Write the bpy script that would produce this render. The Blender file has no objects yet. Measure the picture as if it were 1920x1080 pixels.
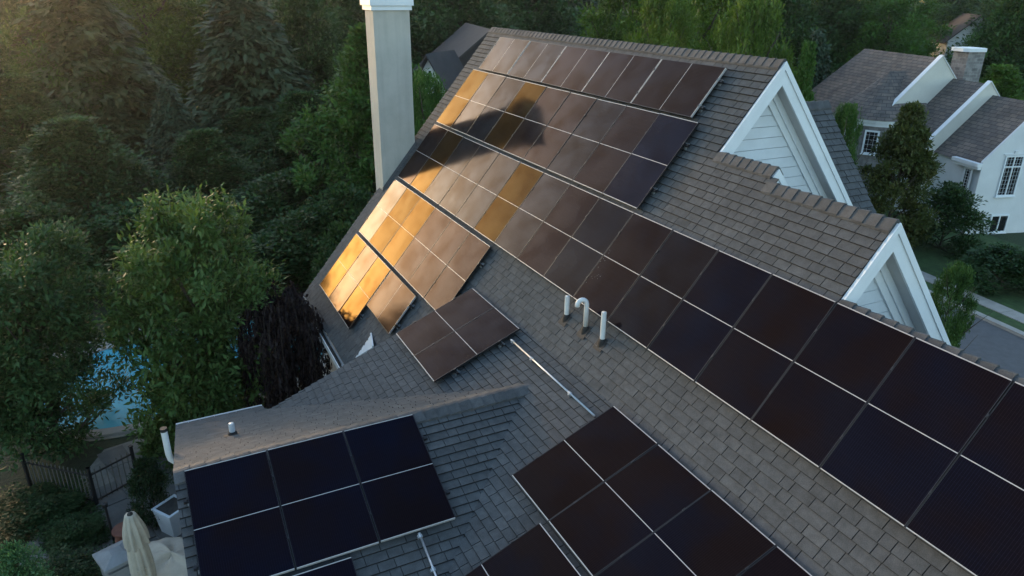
import bpy, math, random
import numpy as np
from mathutils import Vector, Matrix

# ------------------------------------------------------------------ camera
F_PX = 1353.2                                  # focal length in pixels of the 1920 px wide photograph
CR = np.array([[0.446037, 0.894968, 0.009103],   # image right
               [0.345901, -0.162992, -0.924005],  # image down
               [-0.825472, 0.415289, -0.382271]])  # forward
CC = np.array([11.1451, -5.6976, 4.5981])
scene = bpy.context.scene
C = scene.collection
cam = bpy.data.cameras.new('camera')
cam.sensor_width = 36.0
cam.lens = 36.0 * F_PX / 1920.0
cam.clip_start = 0.05
cam.clip_end = 3000
cam_o = bpy.data.objects.new('camera', cam)
C.objects.link(cam_o)
cam_o.matrix_world = Matrix(((CR[0][0], -CR[1][0], -CR[2][0], CC[0]),
                             (CR[0][1], -CR[1][1], -CR[2][1], CC[1]),
                             (CR[0][2], -CR[1][2], -CR[2][2], CC[2]), (0, 0, 0, 1)))
scene.camera = cam_o

# ------------------------------------------------------------------ sky, sun, exposure
SUN_AZ, SUN_EL = math.radians(-167), math.radians(6.5)
world = bpy.data.worlds.new('World')
scene.world = world
world.use_nodes = True
wn = world.node_tree
sky = wn.nodes.new('ShaderNodeTexSky')
sky.sky_type = 'NISHITA'
sky.sun_disc = False
sky.sun_elevation = SUN_EL
sky.sun_rotation = math.pi / 2 - SUN_AZ
sky.air_density = 1.0
sky.dust_density = 1.3
sky.ozone_density = 1.6
wn.links.new(sky.outputs[0], wn.nodes['Background'].inputs[0])
wn.nodes['Background'].inputs[1].default_value = 0.15
sl = bpy.data.lights.new('sun', 'SUN')
sl.energy = 0.45
sl.angle = math.radians(1.5)
sl.color = (1.0, 0.68, 0.42)
so = bpy.data.objects.new('sun', sl)
C.objects.link(so)
sdir = Vector((math.cos(SUN_EL) * math.cos(SUN_AZ), math.cos(SUN_EL) * math.sin(SUN_AZ), math.sin(SUN_EL)))
so.rotation_euler = sdir.to_track_quat('Z', 'Y').to_euler()
so.location = sdir * 60
scene.view_settings.view_transform = 'Standard'
scene.view_settings.look = 'None'
scene.view_settings.gamma = 1
scene.view_settings.exposure = 2.2
scene.view_settings.use_curve_mapping = False
scene.render.engine = 'CYCLES'
scene.cycles.max_bounces = 6
scene.cycles.transparent_max_bounces = 6

# ------------------------------------------------------------------ helpers
Z0 = -6.2                                       # ground level
rng = random.Random(7)
R = math.radians
UP = np.array([0, 0, 1.0])


def ray(px, py):
    return CR.T @ np.array([(px - 960) / F_PX, (py - 540) / F_PX, 1.0])


def on_ground(px, py, z=Z0):
    d = ray(px, py)
    return CC + d * (z - CC[2]) / d[2]


def at_depth(px, py, depth):
    return CC + ray(px, py) * depth


def project(P):
    q = CR @ (np.asarray(P, float) - CC)
    return 960 + F_PX * q[0] / q[2], 540 + F_PX * q[1] / q[2], q[2]


def set_props(o, label=None, cat=None, group=None, kind=None):
    if label: o['label'] = label
    if cat: o['category'] = cat
    if group: o['group'] = group
    if kind: o['kind'] = kind
    return o


def empty(name, loc=(0, 0, 0), label=None, cat=None, group=None, rz=0):
    o = bpy.data.objects.new(name, None)
    C.objects.link(o)
    o.location = loc
    o.rotation_euler = (0, 0, rz)
    o.empty_display_size = 0.2
    return set_props(o, label, cat, group)


def link(name, me, parent=None, mats=None):
    o = bpy.data.objects.new(name, me)
    C.objects.link(o)
    if parent is not None:
        o.parent = parent
    if mats is not None and len(me.materials) == 0:
        for m in (mats if isinstance(mats, (list, tuple)) else [mats]):
            me.materials.append(m)
    return o


class MB:
    """collects polygons; build() links them as one mesh object"""
    def __init__(s):
        s.v, s.f, s.m, s.t = [], [], [], []

    def poly(s, pts, mat=0, tone=0.5):
        b = len(s.v)
        s.v.extend([tuple(map(float, p)) for p in pts])
        s.f.append(tuple(range(b, b + len(pts))))
        s.m.append(mat)
        s.t.extend([tone] * len(pts))

    def hexa(s, b, t, mat=0, tone=0.5, side=None):
        """prism from bottom ring b and top ring t (same count, ccw from above)"""
        k = len(s.v)
        n = len(b)
        s.v.extend([tuple(map(float, p)) for p in b] + [tuple(map(float, p)) for p in t])
        s.t.extend([tone] * (2 * n))
        s.f.append(tuple(range(k + n - 1, k - 1, -1)))
        s.f.append(tuple(range(k + n, k + 2 * n)))
        for i in range(n):
            j = (i + 1) % n
            s.f.append((k + i, k + j, k + n + j, k + n + i))
        s.m.extend([mat] * 2 + [mat if side is None else side] * n)

    def box(s, lo, hi, mat=0, tone=0.5):
        x0, y0, z0 = lo
        x1, y1, z1 = hi
        s.hexa([(x0, y0, z0), (x1, y0, z0), (x1, y1, z0), (x0, y1, z0)],
               [(x0, y0, z1), (x1, y0, z1), (x1, y1, z1), (x0, y1, z1)], mat, tone)

    def obox(s, o, ax, ay, az, mat=0, tone=0.5):
        """box with corner o and edge vectors ax, ay, az"""
        o, ax, ay, az = [np.asarray(q, float) for q in (o, ax, ay, az)]
        b = [o, o + ax, o + ax + ay, o + ay]
        if np.dot(np.cross(ax, ay), az) < 0:
            b = [b[0], b[3], b[2], b[1]]
        s.hexa(b, [p + az for p in b], mat, tone)

    def tube(s, pts, rad, n=8, mat=0, cap=True, tone=0.5):
        pts = [np.asarray(p, float) for p in pts]
        if not hasattr(rad, '__len__'):
            rad = [rad] * len(pts)
        rings = []
        ref = None
        for i, p in enumerate(pts):
            d = pts[min(i + 1, len(pts) - 1)] - pts[max(i - 1, 0)]
            d = d / (np.linalg.norm(d) + 1e-9)
            if ref is None:
                ref = np.array([1, 0, 0]) if abs(d[0]) < .8 else np.array([0, 1, 0])
            a = ref - d * np.dot(ref, d)
            a /= np.linalg.norm(a) + 1e-9
            ref = a
            b = np.cross(d, a)
            k = len(s.v)
            for j in range(n):
                t = 2 * math.pi * j / n
                s.v.append(tuple(p + rad[i] * (a * math.cos(t) + b * math.sin(t))))
            s.t.extend([tone] * n)
            rings.append(k)
        for i in range(len(rings) - 1):
            for j in range(n):
                q = (j + 1) % n
                s.f.append((rings[i] + j, rings[i] + q, rings[i + 1] + q, rings[i + 1] + j))
                s.m.append(mat)
        if cap:
            s.f.append(tuple(range(rings[0] + n - 1, rings[0] - 1, -1)))
            s.m.append(mat)
            s.f.append(tuple(range(rings[-1], rings[-1] + n)))
            s.m.append(mat)

    def mesh(s, name, mats=None, smooth=False, tone=True):
        me = bpy.data.meshes.new(name)
        me.from_pydata(s.v, [], s.f)
        if mats is not None:
            for m in (mats if isinstance(mats, (list, tuple)) else [mats]):
                me.materials.append(m)
        me.polygons.foreach_set('material_index', s.m)
        if tone:
            at = me.attributes.new('tone', 'FLOAT', 'POINT')
            at.data.foreach_set('value', s.t)
        if smooth:
            me.polygons.foreach_set('use_smooth', [True] * len(s.f))
        me.update()
        return me

    def build(s, name, mats, parent=None, smooth=False):
        return link(name, s.mesh(name, mats, smooth), parent)


# ------------------------------------------------------------------ materials
def nodes(name):
    m = bpy.data.materials.new(name)
    m.use_nodes = True
    nt = m.node_tree
    return m, nt, nt.nodes['Principled BSDF']


def ramp(nt, fac, stops):
    r = nt.nodes.new('ShaderNodeValToRGB')
    el = r.color_ramp.elements
    while len(el) < len(stops):
        el.new(0.5)
    for e, (p, c) in zip(el, stops):
        e.position = p
        e.color = (c[0], c[1], c[2], 1) if hasattr(c, '__len__') else (c, c, c, 1)
    nt.links.new(fac, r.inputs[0])
    return r.outputs[0]


def noise(nt, scale, detail=4, rough=.6, vec=None):
    n = nt.nodes.new('ShaderNodeTexNoise')
    n.inputs['Scale'].default_value = scale
    n.inputs['Detail'].default_value = detail
    n.inputs['Roughness'].default_value = rough
    if vec is None:
        tc = nt.nodes.new('ShaderNodeTexCoord')
        vec = tc.outputs['Object']
    nt.links.new(vec, n.inputs['Vector'])
    return n.outputs['Fac']


def mixc(nt, fac, a, b, mode='MIX'):
    m = nt.nodes.new('ShaderNodeMix')
    m.data_type = 'RGBA'
    m.blend_type = mode
    for sock, val in ((m.inputs[0], fac), (m.inputs[6], a), (m.inputs[7], b)):
        if hasattr(val, 'node'):
            nt.links.new(val, sock)
        elif hasattr(val, '__len__'):
            sock.default_value = (val[0], val[1], val[2], 1)
        else:
            sock.default_value = val
    return m.outputs[2]


def bump(nt, bsdf, h, strength, dist=.01):
    b = nt.nodes.new('ShaderNodeBump')
    b.inputs['Strength'].default_value = strength
    b.inputs['Distance'].default_value = dist
    nt.links.new(h, b.inputs['Height'])
    nt.links.new(b.outputs[0], bsdf.inputs['Normal'])


def attr(nt, name='tone'):
    a = nt.nodes.new('ShaderNodeAttribute')
    a.attribute_name = name
    return a.outputs['Fac']


def geo_pos(nt):
    return nt.nodes.new('ShaderNodeNewGeometry').outputs['Position']


def plain(name, col, rough=.6, var=.12, scale=6, metal=0, spec=.5, bs=0.0):
    m, nt, b = nodes(name)
    n = noise(nt, scale, 5, .65, geo_pos(nt))
    lo = [c * (1 - var) for c in col]
    hi = [min(1, c * (1 + var)) for c in col]
    nt.links.new(ramp(nt, n, [(.3, lo), (.7, hi)]), b.inputs['Base Color'])
    b.inputs['Roughness'].default_value = rough
    b.inputs['Metallic'].default_value = metal
    b.inputs['Specular IOR Level'].default_value = spec
    if bs:
        bump(nt, b, noise(nt, scale * 8, 4, .6, geo_pos(nt)), bs, .01)
    return m


def shingle_mat(name, lo, mid, hi):
    m, nt, b = nodes(name)
    p = geo_pos(nt)
    base = ramp(nt, attr(nt), [(0, lo), (.5, mid), (1, hi)])
    big = noise(nt, .7, 4, .6, p)
    fine = noise(nt, 120, 3, .7, p)
    midn = noise(nt, 9, 4, .6, p)
    c1 = mixc(nt, ramp(nt, big, [(.35, 0.), (.75, .3)]), base, (.10, .094, .09))
    c2 = mixc(nt, 1.0, c1, ramp(nt, midn, [(.3, .78), (.7, 1.2)]), 'MULTIPLY')
    c3 = mixc(nt, 1.0, c2, ramp(nt, fine, [(.3, .68), (.75, 1.3)]), 'MULTIPLY')
    nt.links.new(c3, b.inputs['Base Color'])
    b.inputs['Roughness'].default_value = .85
    b.inputs['Specular IOR Level'].default_value = .35
    bump(nt, b, fine, .5, .006)
    return m


M = {}
M['shingle'] = shingle_mat('asphalt shingle', (.056, .06, .064), (.08, .084, .088), (.108, .111, .114))
M['cap'] = shingle_mat('ridge cap shingle', (.062, .064, .067), (.08, .082, .085), (.1, .1, .102))
M['edge'] = plain('cut shingle edge with shade', (.022, .022, .024), .9)  # dark cut edges, also standing in for the shadow lines between courses
M['deck'] = plain('roof underlay', (.03, .03, .032), .9)
M['white'] = plain('white painted trim', (.74, .77, .80), .45, .05, 3)
M['siding'] = plain('white lap siding', (.62, .66, .70), .5, .06, 4)
M['gap_shade'] = plain('gap shade sheathing', (.22, .225, .23), .9)  # darkened so the gaps between boards read as shadow lines
M['soffit'] = plain('grey white soffit', (.5, .5, .5), .6, .05)
def streaked():
    m, nt, b = nodes('cream stucco')
    p = geo_pos(nt)
    mp = nt.nodes.new('ShaderNodeMapping'); mp.inputs['Scale'].default_value = (7, 7, .5)
    nt.links.new(p, mp.inputs[0])
    st = noise(nt, 1.0, 5, .6, mp.outputs[0])
    bl = noise(nt, 1.6, 5, .65, p)
    c = ramp(nt, bl, [(.3, (.42, .40, .355)), (.7, (.51, .48, .43))])
    c = mixc(nt, 1.0, c, ramp(nt, st, [(.36, .92), (.55, 1.0)]), 'MULTIPLY')
    nt.links.new(c, b.inputs['Base Color'])
    b.inputs['Roughness'].default_value = .9
    bump(nt, b, noise(nt, 60, 5, .7, p), .5, .006)
    return m


M['stucco'] = streaked()
M['wallgrey'] = plain('house wall stucco', (.5, .48, .44), .85, .06, 2)
M['pvc'] = plain('white pvc pipe', (.7, .7, .69), .35, .08, 9)
M['boot'] = plain('black boot and pipe hollow', (.02, .018, .018), .7)
M['steel'] = plain('galvanised steel', (.55, .56, .58), .35, .12, 20, metal=.7)
M['frame_dark'] = plain('black anodised frame', (.03, .028, .03), .35, .1, 5, metal=.4)
M['frame_light'] = plain('silver frame edge', (.48, .45, .43), .4, .1, 12, metal=.2)
M['gutter'] = plain('white gutter', (.72, .72, .72), .4, .06)
M['gutter_in'] = plain('dark gutter bottom', (.04, .037, .033), .9, .4, 15)


def panel_glass():
    m, nt, b = nodes('solar cell glass')
    oi = nt.nodes.new('ShaderNodeObjectInfo')
    tc = nt.nodes.new('ShaderNodeTexCoord')
    obj = tc.outputs['Object']
    sep = nt.nodes.new('ShaderNodeSeparateXYZ')
    nt.links.new(obj, sep.inputs[0])

    def lines(sock, period, width):
        a = nt.nodes.new('ShaderNodeMath'); a.operation = 'MULTIPLY'; a.inputs[1].default_value = 1 / period
        nt.links.new(sock, a.inputs[0])
        f = nt.nodes.new('ShaderNodeMath'); f.operation = 'FRACT'
        nt.links.new(a.outputs[0], f.inputs[0])
        l = nt.nodes.new('ShaderNodeMath'); l.operation = 'LESS_THAN'; l.inputs[1].default_value = width
        nt.links.new(f.outputs[0], l.inputs[0])
        return l.outputs[0]
    fine = lines(sep.outputs['X'], .0263, .12)
    cells = lines(sep.outputs['Y'], .0825, .03)
    col = mixc(nt, .35, mixc(nt, fine, (.009, .007, .008), (.036, .032, .033)), mixc(nt, cells, (.007, .005, .006), (.03, .026, .026)))
    batch = noise(nt, .9, 3, .6, geo_pos(nt))    # cells shift softly between blue black and brown black
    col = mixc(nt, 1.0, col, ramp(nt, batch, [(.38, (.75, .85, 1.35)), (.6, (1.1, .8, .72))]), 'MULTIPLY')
    col = mixc(nt, .5, col, mixc(nt, 1.0, col, oi.outputs['Color'], 'MULTIPLY'))
    d = nt.nodes.new('ShaderNodeBsdfDiffuse')
    nt.links.new(col, d.inputs['Color'])
    g = nt.nodes.new('ShaderNodeBsdfGlossy')
    g.distribution = 'GGX'
    cloud_tint = noise(nt, 1.7, 3, .55, geo_pos(nt))   # cloud reflections painted into the gloss colour as soft patches
    tint = mixc(nt, 1.0, oi.outputs['Color'], ramp(nt, cloud_tint, [(.35, (.74, .66, .56)), (.62, (1, 1, 1))]), 'MULTIPLY')
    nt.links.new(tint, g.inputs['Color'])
    nz = noise(nt, 1.3, 3, .6, geo_pos(nt))
    # roughness differs from panel to panel and in soft patches
    ma = nt.nodes.new('ShaderNodeMath'); ma.operation = 'MULTIPLY_ADD'
    nt.links.new(nz, ma.inputs[0]); ma.inputs[1].default_value = .05
    al = nt.nodes.new('ShaderNodeMath'); al.operation = 'MULTIPLY'; al.inputs[1].default_value = .05
    nt.links.new(oi.outputs['Random'], al.inputs[0])
    ad = nt.nodes.new('ShaderNodeMath'); ad.operation = 'ADD'; ad.inputs[1].default_value = .045
    nt.links.new(al.outputs[0], ad.inputs[0])
    nt.links.new(ad.outputs[0], ma.inputs[2])
    nt.links.new(ma.outputs[0], g.inputs['Roughness'])
    bp = nt.nodes.new('ShaderNodeBump')
    bp.inputs['Strength'].default_value = .12
    bp.inputs['Distance'].default_value = .03
    nt.links.new(noise(nt, 1.1, 1, .4, geo_pos(nt)), bp.inputs['Height'])
    nt.links.new(bp.outputs[0], g.inputs['Normal'])
    # anti-reflective glass: very low reflection head-on, rising steeply towards grazing angles
    lw = nt.nodes.new('ShaderNodeLayerWeight')
    lw.inputs['Blend'].default_value = .5
    pw = nt.nodes.new('ShaderNodeMath'); pw.operation = 'POWER'; pw.inputs[1].default_value = 4.0
    nt.links.new(lw.outputs['Facing'], pw.inputs[0])
    fr = nt.nodes.new('ShaderNodeMath'); fr.operation = 'MULTIPLY_ADD'; fr.inputs[1].default_value = .70; fr.inputs[2].default_value = .007
    nt.links.new(pw.outputs[0], fr.inputs[0])
    mx = nt.nodes.new('ShaderNodeMixShader')
    nt.links.new(fr.outputs[0], mx.inputs[0])
    nt.links.new(d.outputs[0], mx.inputs[1])
    nt.links.new(g.outputs[0], mx.inputs[2])
    nt.links.new(mx.outputs[0], nt.nodes['Material Output'].inputs['Surface'])
    return m


M['glass'] = panel_glass()


def leaf_mat(name, dark, mid, light, trans=.3):
    m, nt, b = nodes(name)
    col = ramp(nt, attr(nt), [(0, dark), (.5, mid), (1, light)])
    oi = nt.nodes.new('ShaderNodeObjectInfo')
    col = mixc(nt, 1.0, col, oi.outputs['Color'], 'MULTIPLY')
    d = nt.nodes.new('ShaderNodeBsdfPrincipled')
    nt.links.new(col, d.inputs['Base Color'])
    d.inputs['Roughness'].default_value = .55
    d.inputs['Specular IOR Level'].default_value = .25
    t = nt.nodes.new('ShaderNodeBsdfTranslucent')
    nt.links.new(mixc(nt, 1.0, col, (1.25, 1.15, .6), 'MULTIPLY'), t.inputs['Color'])
    mx = nt.nodes.new('ShaderNodeMixShader')
    mx.inputs[0].default_value = trans
    nt.links.new(d.outputs[0], mx.inputs[1])
    nt.links.new(t.outputs[0], mx.inputs[2])
    nt.links.new(mx.outputs[0], nt.nodes['Material Output'].inputs['Surface'])
    return m


M['leaf'] = leaf_mat('broad leaves', (.032, .07, .018), (.065, .135, .032), (.105, .19, .055))
M['leaf_dark'] = leaf_mat('dark broad leaves', (.022, .05, .018), (.046, .098, .032), (.085, .15, .058))
M['needle'] = leaf_mat('conifer needles', (.022, .04, .022), (.046, .074, .04), (.085, .115, .064), .15)
M['purple'] = leaf_mat('dark purple leaves', (.012, .008, .009), (.022, .014, .016), (.045, .03, .03), .15)
M['bronze'] = leaf_mat('bronze green leaves', (.04, .055, .018), (.08, .105, .03), (.15, .155, .055))
M['bark'] = plain('bark', (.07, .055, .042), .95, .35, 9, bs=.5)

# ------------------------------------------------------------------ roof frames
PITCH = R(50.0)
LOW = R(22.4)
DECK = 0.13                                     # decks lie this far below the panel planes
KL = -.4407


class Slope:
    def __init__(s, o, a, e):
        s.o, s.a, s.e = [np.asarray(q, float) for q in (o, a, e)]
        s.n = np.cross(s.a, s.e)

    def P(s, u, v, h=0.0):
        return s.o + s.a * u + s.e * v + s.n * h

    def mat4(s, u, v, h=0.0):
        p = s.P(u, v, h)
        return Matrix(((s.a[0], s.e[0], s.n[0], p[0]), (s.a[1], s.e[1], s.n[1], p[1]), (s.a[2], s.e[2], s.n[2], p[2]), (0, 0, 0, 1)))


c50, s50, cl, sl_ = math.cos(PITCH), math.sin(PITCH), math.cos(LOW), math.sin(LOW)
SM = Slope((0, 0, 0), (1, 0, 0), (0, c50, s50))
SL = Slope((0, 0, KL), (1, 0, 0), (0, cl, sl_))
XR = 2.6                                        # wing ridge
ZN = -.96 - (XR - 2.72) * math.tan(LOW)
SN = Slope((XR, 0, ZN), (0, 1, 0), (-cl, 0, sl_))
SF = Slope((XR, 0, ZN), (0, -1, 0), (cl, 0, sl_))
tM, tL = math.tan(PITCH), math.tan(LOW)
dM, dL = DECK / c50, DECK / cl
Y_BREAK = (KL - dL + dM) / (tM - tL)
Z_WR = ZN - dL                                  # wing ridge deck height
Y_APEX = (Z_WR - (KL - dL)) / tL
DM = Slope((0, 0, -dM), (1, 0, 0), (0, c50, s50))   # the same slopes at deck level
DL = Slope((0, 0, KL - dL), (1, 0, 0), (0, cl, sl_))
DN = Slope((XR, 0, Z_WR), (0, 1, 0), (-cl, 0, sl_))
DF = Slope((XR, 0, Z_WR), (0, -1, 0), (cl, 0, sl_))
X_LEFT, Y_EAVE, X_SHED, Y_SHED_EAVE, Y_WING, X_RIGHT = -7.9, -2.57, -.8, -4.54, -6.12, 13.0
STEPS = [(X_LEFT, 2.67, 3.20), (2.67, 3.87, 2.10), (3.87, 5.93, 1.95), (5.93, X_RIGHT, 1.23)]  # x0, x1, ridge y


def zM(y): return y * tM - dM
def zL(y): return KL + y * tL - dL


house = empty('house', (0, 0, Z0), 'large white gabled house with grey shingle roof covered in solar panels', 'house')


def hpart(o):
    o.parent = house
    o.matrix_parent_inverse = Matrix.Translation((0, 0, -Z0))
    return o


# decks -------------------------------------------------------------
def deck_poly(name, rings, parent=None, thick=.12, mat='deck'):
    mb = MB()
    for r in rings:
        r = [np.asarray(p, float) for p in r]
        n = np.cross(r[1] - r[0], r[2] - r[1])
        n /= np.linalg.norm(n)
        if n[2] < 0:
            r = r[::-1]
            n = -n
        mb.hexa([p - n * thick for p in r], r)
    o = mb.build(name, M[mat])
    return hpart(o)


def pM(x, y): return (x, y, zM(y))


rings = [[pM(X_LEFT, Y_EAVE), pM(X_SHED, Y_EAVE), pM(X_SHED, 3.2), pM(X_LEFT, 3.2)],
         [pM(X_SHED, Y_BREAK - .1), pM(2.67, Y_BREAK - .1), pM(2.67, 3.2), pM(X_SHED, 3.2)]]
for x0, x1, yr in STEPS[1:]:
    rings.append([pM(x0, Y_BREAK - .1), pM(x1, Y_BREAK - .1), pM(x1, yr), pM(x0, yr)])
main_deck = deck_poly('main_roof_slope', rings)
main_deck['label'] = 'steep grey shingled main slope stepping down under four ridges'
rings = [[(X_SHED, Y_SHED_EAVE, zL(Y_SHED_EAVE)), (X_RIGHT, Y_SHED_EAVE, zL(Y_SHED_EAVE)), (X_RIGHT, Y_BREAK, zL(Y_BREAK)), (X_SHED, Y_BREAK, zL(Y_BREAK))]]
shed_deck = deck_poly('shed_roof_slope', rings)
shed_deck['label'] = 'low pitched lower slope with vent pipes and conduit'


def zW(x): return Z_WR - abs(x - XR) * tL


XN, XFE = 6.6, -1.35
near_deck = deck_poly('wing_roof_slope', [[(XR, Y_WING, Z_WR), (XN, Y_WING, zW(XN)), (XN, Y_APEX - (XN - XR), zW(XN)), (XR, Y_APEX, Z_WR)]])
near_deck['label'] = 'near slope of the wing under the dark blue panels'
far_deck = deck_poly('wing_roof_slope', [[(XR, Y_WING, Z_WR), (XR, Y_APEX, Z_WR), (-.86, Y_APEX - (XR + .86), zW(-.86)), (-.86, Y_WING, zW(-.86))],
                                         [(-.86, -4.62, zW(-.86)), (-.86, Y_WING, zW(-.86)), (XFE, Y_WING, zW(XFE)), (XFE, -4.62, zW(XFE))]])
far_deck['label'] = 'far slope of the wing seen at a grazing angle'


# street side slopes and cross gable of the street front
def front_slope(x0, x1, yr):
    z = zM(yr)
    ye = yr + (z + 3.2) / tM
    return [(x0, yr, z), (x1, yr, z), (x1, ye, -3.2), (x0, ye, -3.2)]


front_deck = deck_poly('street_roof_slope', [front_slope(a, b, y) for a, b, y in STEPS], mat='shingle')
WX, WZ, WY = 1.21, 2.66, 6.0                     # cross gable ridge x, z and its front rake y
ye = 3.2 + (zM(3.2) - WZ) / tM
deck_poly('street_gable_slope', [[(WX, ye, WZ), (WX, WY, WZ), (WX + 3.6, WY, WZ - 3.6 * tM), (WX + 3.6, 5.2, WZ - 3.6 * tM)],
                                 [(WX, WY, WZ), (WX, ye, WZ), (WX - 3.6, 5.2, WZ - 3.6 * tM), (WX - 3.6, WY, WZ - 3.6 * tM)]], mat='shingle')


# shingles ----------------------------------------------------------
def clip(poly, a, b, c):
    """keep a*u + b*v <= c"""
    out = []
    for i in range(len(poly)):
        p, q = poly[i - 1], poly[i]
        dp, dq = a * p[0] + b * p[1] - c, a * q[0] + b * q[1] - c
        if (dp <= 0) != (dq <= 0):
            t = dp / (dp - dq)
            out.append((p[0] + (q[0] - p[0]) * t, p[1] + (q[1] - p[1]) * t))
        if dq <= 0:
            out.append(q)
    return out


def clip_convex(poly, ring):
    area = sum(ring[i - 1][0] * ring[i][1] - ring[i][0] * ring[i - 1][1] for i in range(len(ring)))
    sg = 1 if area > 0 else -1
    for i in range(len(ring)):
        p, q = ring[i - 1], ring[i]
        a, b = (q[1] - p[1]) * sg, -(q[0] - p[0]) * sg
        poly = clip(poly, a, b, a * p[0] + b * p[1])
        if len(poly) < 3:
            return []
    return poly


EXPO = .13
SEE = EXPO - .0065                              # shingles cut short: a dark groove imitates the shadow line of each course
shingles = []                                   # slope, deck, polygon, v0, whole?, width, tone


def lay(slope, deck, u0, u1, v_lo, v_hi, regions=None, test=None, v_anchor=0.0):
    k0 = math.floor((v_lo - v_anchor) / EXPO)
    k1 = math.ceil((v_hi - v_anchor) / EXPO)
    for k in range(k0, k1):
        v0 = v_anchor + k * EXPO
        u = u0 - rng.random() * .3
        while u < u1:
            w = rng.choice((.14, .19, .21, .23, .25, .28, .28, .33))
            ww = w - .009
            q = [(u, v0), (u + ww, v0), (u + ww, v0 + SEE), (u, v0 + SEE)]
            tone = min(1, max(0, rng.gauss(.45, .13)))
            uw = u
            u += w
            if regions is None:
                ok = test(uw + ww / 2, v0)
                if ok is None:
                    continue
                lo, hi, vm = ok
                p = [(min(max(x, lo), hi), min(y, vm)) for x, y in q]
                if p[1][0] - p[0][0] < .02 or p[2][1] - p[0][1] < .02:
                    continue
                whole = p == q
                shingles.append((slope, deck, p, v0, whole, ww, tone))
            else:
                for rg in regions:
                    p = clip_convex(q, rg)
                    if len(p) >= 3:
                        a = abs(sum(p[i - 1][0] * p[i][1] - p[i][0] * p[i - 1][1] for i in range(len(p)))) / 2
                        if a > .0008:
                            shingles.append((slope, deck, p, v0, abs(a - ww * SEE) < 1e-6, ww, tone))


def testM(u, v):
    y = v * c50
    if u > X_SHED and y < Y_BREAK - .02:
        return None
    if y < Y_EAVE - .05:
        return None
    for x0, x1, yr in STEPS:
        if x0 - .2 <= u <= x1 + .1 and y < yr:
            hi = x1 if u > x1 - .3 else 99
            lo = X_LEFT if u < X_LEFT + .3 else -99
            if u > x1 and y < STEPS[min(STEPS.index((x0, x1, yr)) + 1, 3)][2]:
                hi = 99
            # a step only ends the course where the next, lower ridge no longer carries it
            idx = STEPS.index((x0, x1, yr))
            if idx < 3 and y < STEPS[idx + 1][2] - .02:
                hi = 99
            return lo, hi, yr / c50
    return None


lay(DM, main_deck, X_LEFT - .1, X_RIGHT, Y_EAVE / c50, 3.2 / c50, test=testM, v_anchor=Y_BREAK / c50)
va = Y_APEX / cl
vb = Y_BREAK / cl
ve = Y_SHED_EAVE / cl
lay(DL, shed_deck, X_SHED, X_RIGHT, ve, vb,
    regions=[[(X_SHED, va), (X_RIGHT, va), (X_RIGHT, vb), (X_SHED, vb)],
             [(X_SHED, va), (X_SHED, ve), (XR, va)],
             [(XR, va), (XR - Y_SHED_EAVE + Y_APEX, ve), (X_RIGHT, ve), (X_RIGHT, va)]], v_anchor=va)
vn = -(XN - XR) / cl
lay(DN, near_deck, Y_WING, Y_APEX, vn, 0, regions=[[(Y_WING, 0), (Y_WING, vn), (Y_APEX - (XN - XR), vn), (Y_APEX, 0)]])
vf, vg = -(XR - XFE) / cl, -(XR + .86) / cl
lay(DF, far_deck, -Y_APEX, -Y_WING, vf, 0, regions=[[(-Y_APEX, 0), (-Y_WING, 0), (-Y_WING, vg), (-Y_APEX + (XR + .86), vg)],
                                                   [(4.62, vg), (-Y_WING, vg), (-Y_WING, vf), (4.62, vf)]])

# street cross gable slope (facing +x): courses along y
SC = Slope((WX, 0, WZ), (0, 1, 0), (-c50, 0, s50))
lay(SC, front_deck, ye, WY, -3.6 / c50, 0, regions=[[(ye, 0), (WY, 0), (WY, -3.6 / c50), (5.2, -3.6 / c50)]])

# panels: slope, centre u, centre v, orientation ('p' portrait, 'l' landscape)
PW, PH = 1.0, 1.70
arrays = []


def arr(label, slope, panels, u0, v_top):
    arrays.append((label, slope, panels, u0, v_top))


def row(slope, u0, v_top, n, orient):
    out = []
    for i in range(n):
        if orient == 'p':
            out.append((u0 + PW * (i + .5), v_top - PH / 2, 'p'))
        else:
            out.append((u0 + PH * 1.003 * (i + .5), v_top - PW / 2, 'l'))
    return out


vF = -.5811 / cl
vG = -.6222 / cl
arr('top row of five landscape panels just below the highest ridge', SM, row(SM, 1.7587 - 5 * PH * 1.003, 4.5144, 5, 'l'), 0, 0)
arr('nine panel row under the top row, holding the tip of the chimney reflection', SM, row(SM, -7.0, 3.4663, 9, 'p'), 0, 0)
arr('longest panel row, running from the chimney down to the right edge', SM, row(SM, -7.0, 1.70, 18, 'p'), 0, 0)
arr('six panel block below the long row beside the chimney foot', SM, row(SM, -7.02, -.085, 6, 'p'), 0, 0)
arr('three gold reflecting panels lowest on the steep slope near the gutter', SM, row(SM, -7.06, -1.86, 3, 'p'), 0, 0)
arr('single landscape panel right of the three lowest gold panels', SM, row(SM, -4.04, -1.86, 1, 'l'), 0, 0)
arr('two panel brown block on the low slope above the wing ridge', SL, row(SL, -.634, vG, 2, 'p'), 0, 0)
arr('dark panel block on the low slope at the bottom right of the conduit', SL, row(SL, 4.127, vF, 7, 'p'), 0, 0)
arr('dark panel row at the bottom edge, left of a doubled frame gap', SL, row(SL, 5.06, vF - 1.78, 6, 'p'), 0, 0)
arr('three dark blue panels on the wing beside the patio', SN, row(SN, -6.0, -.05 - .07, 3, 'p'), 0, 0)
arr('lower row of dark blue wing panels cut by the bottom edge', SN, row(SN, -6.36, -1.88, 2, 'p'), 0, 0)


PANEL_OF = {id(DM): SM, id(DL): SL, id(DN): SN, id(DF): SF}


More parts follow.
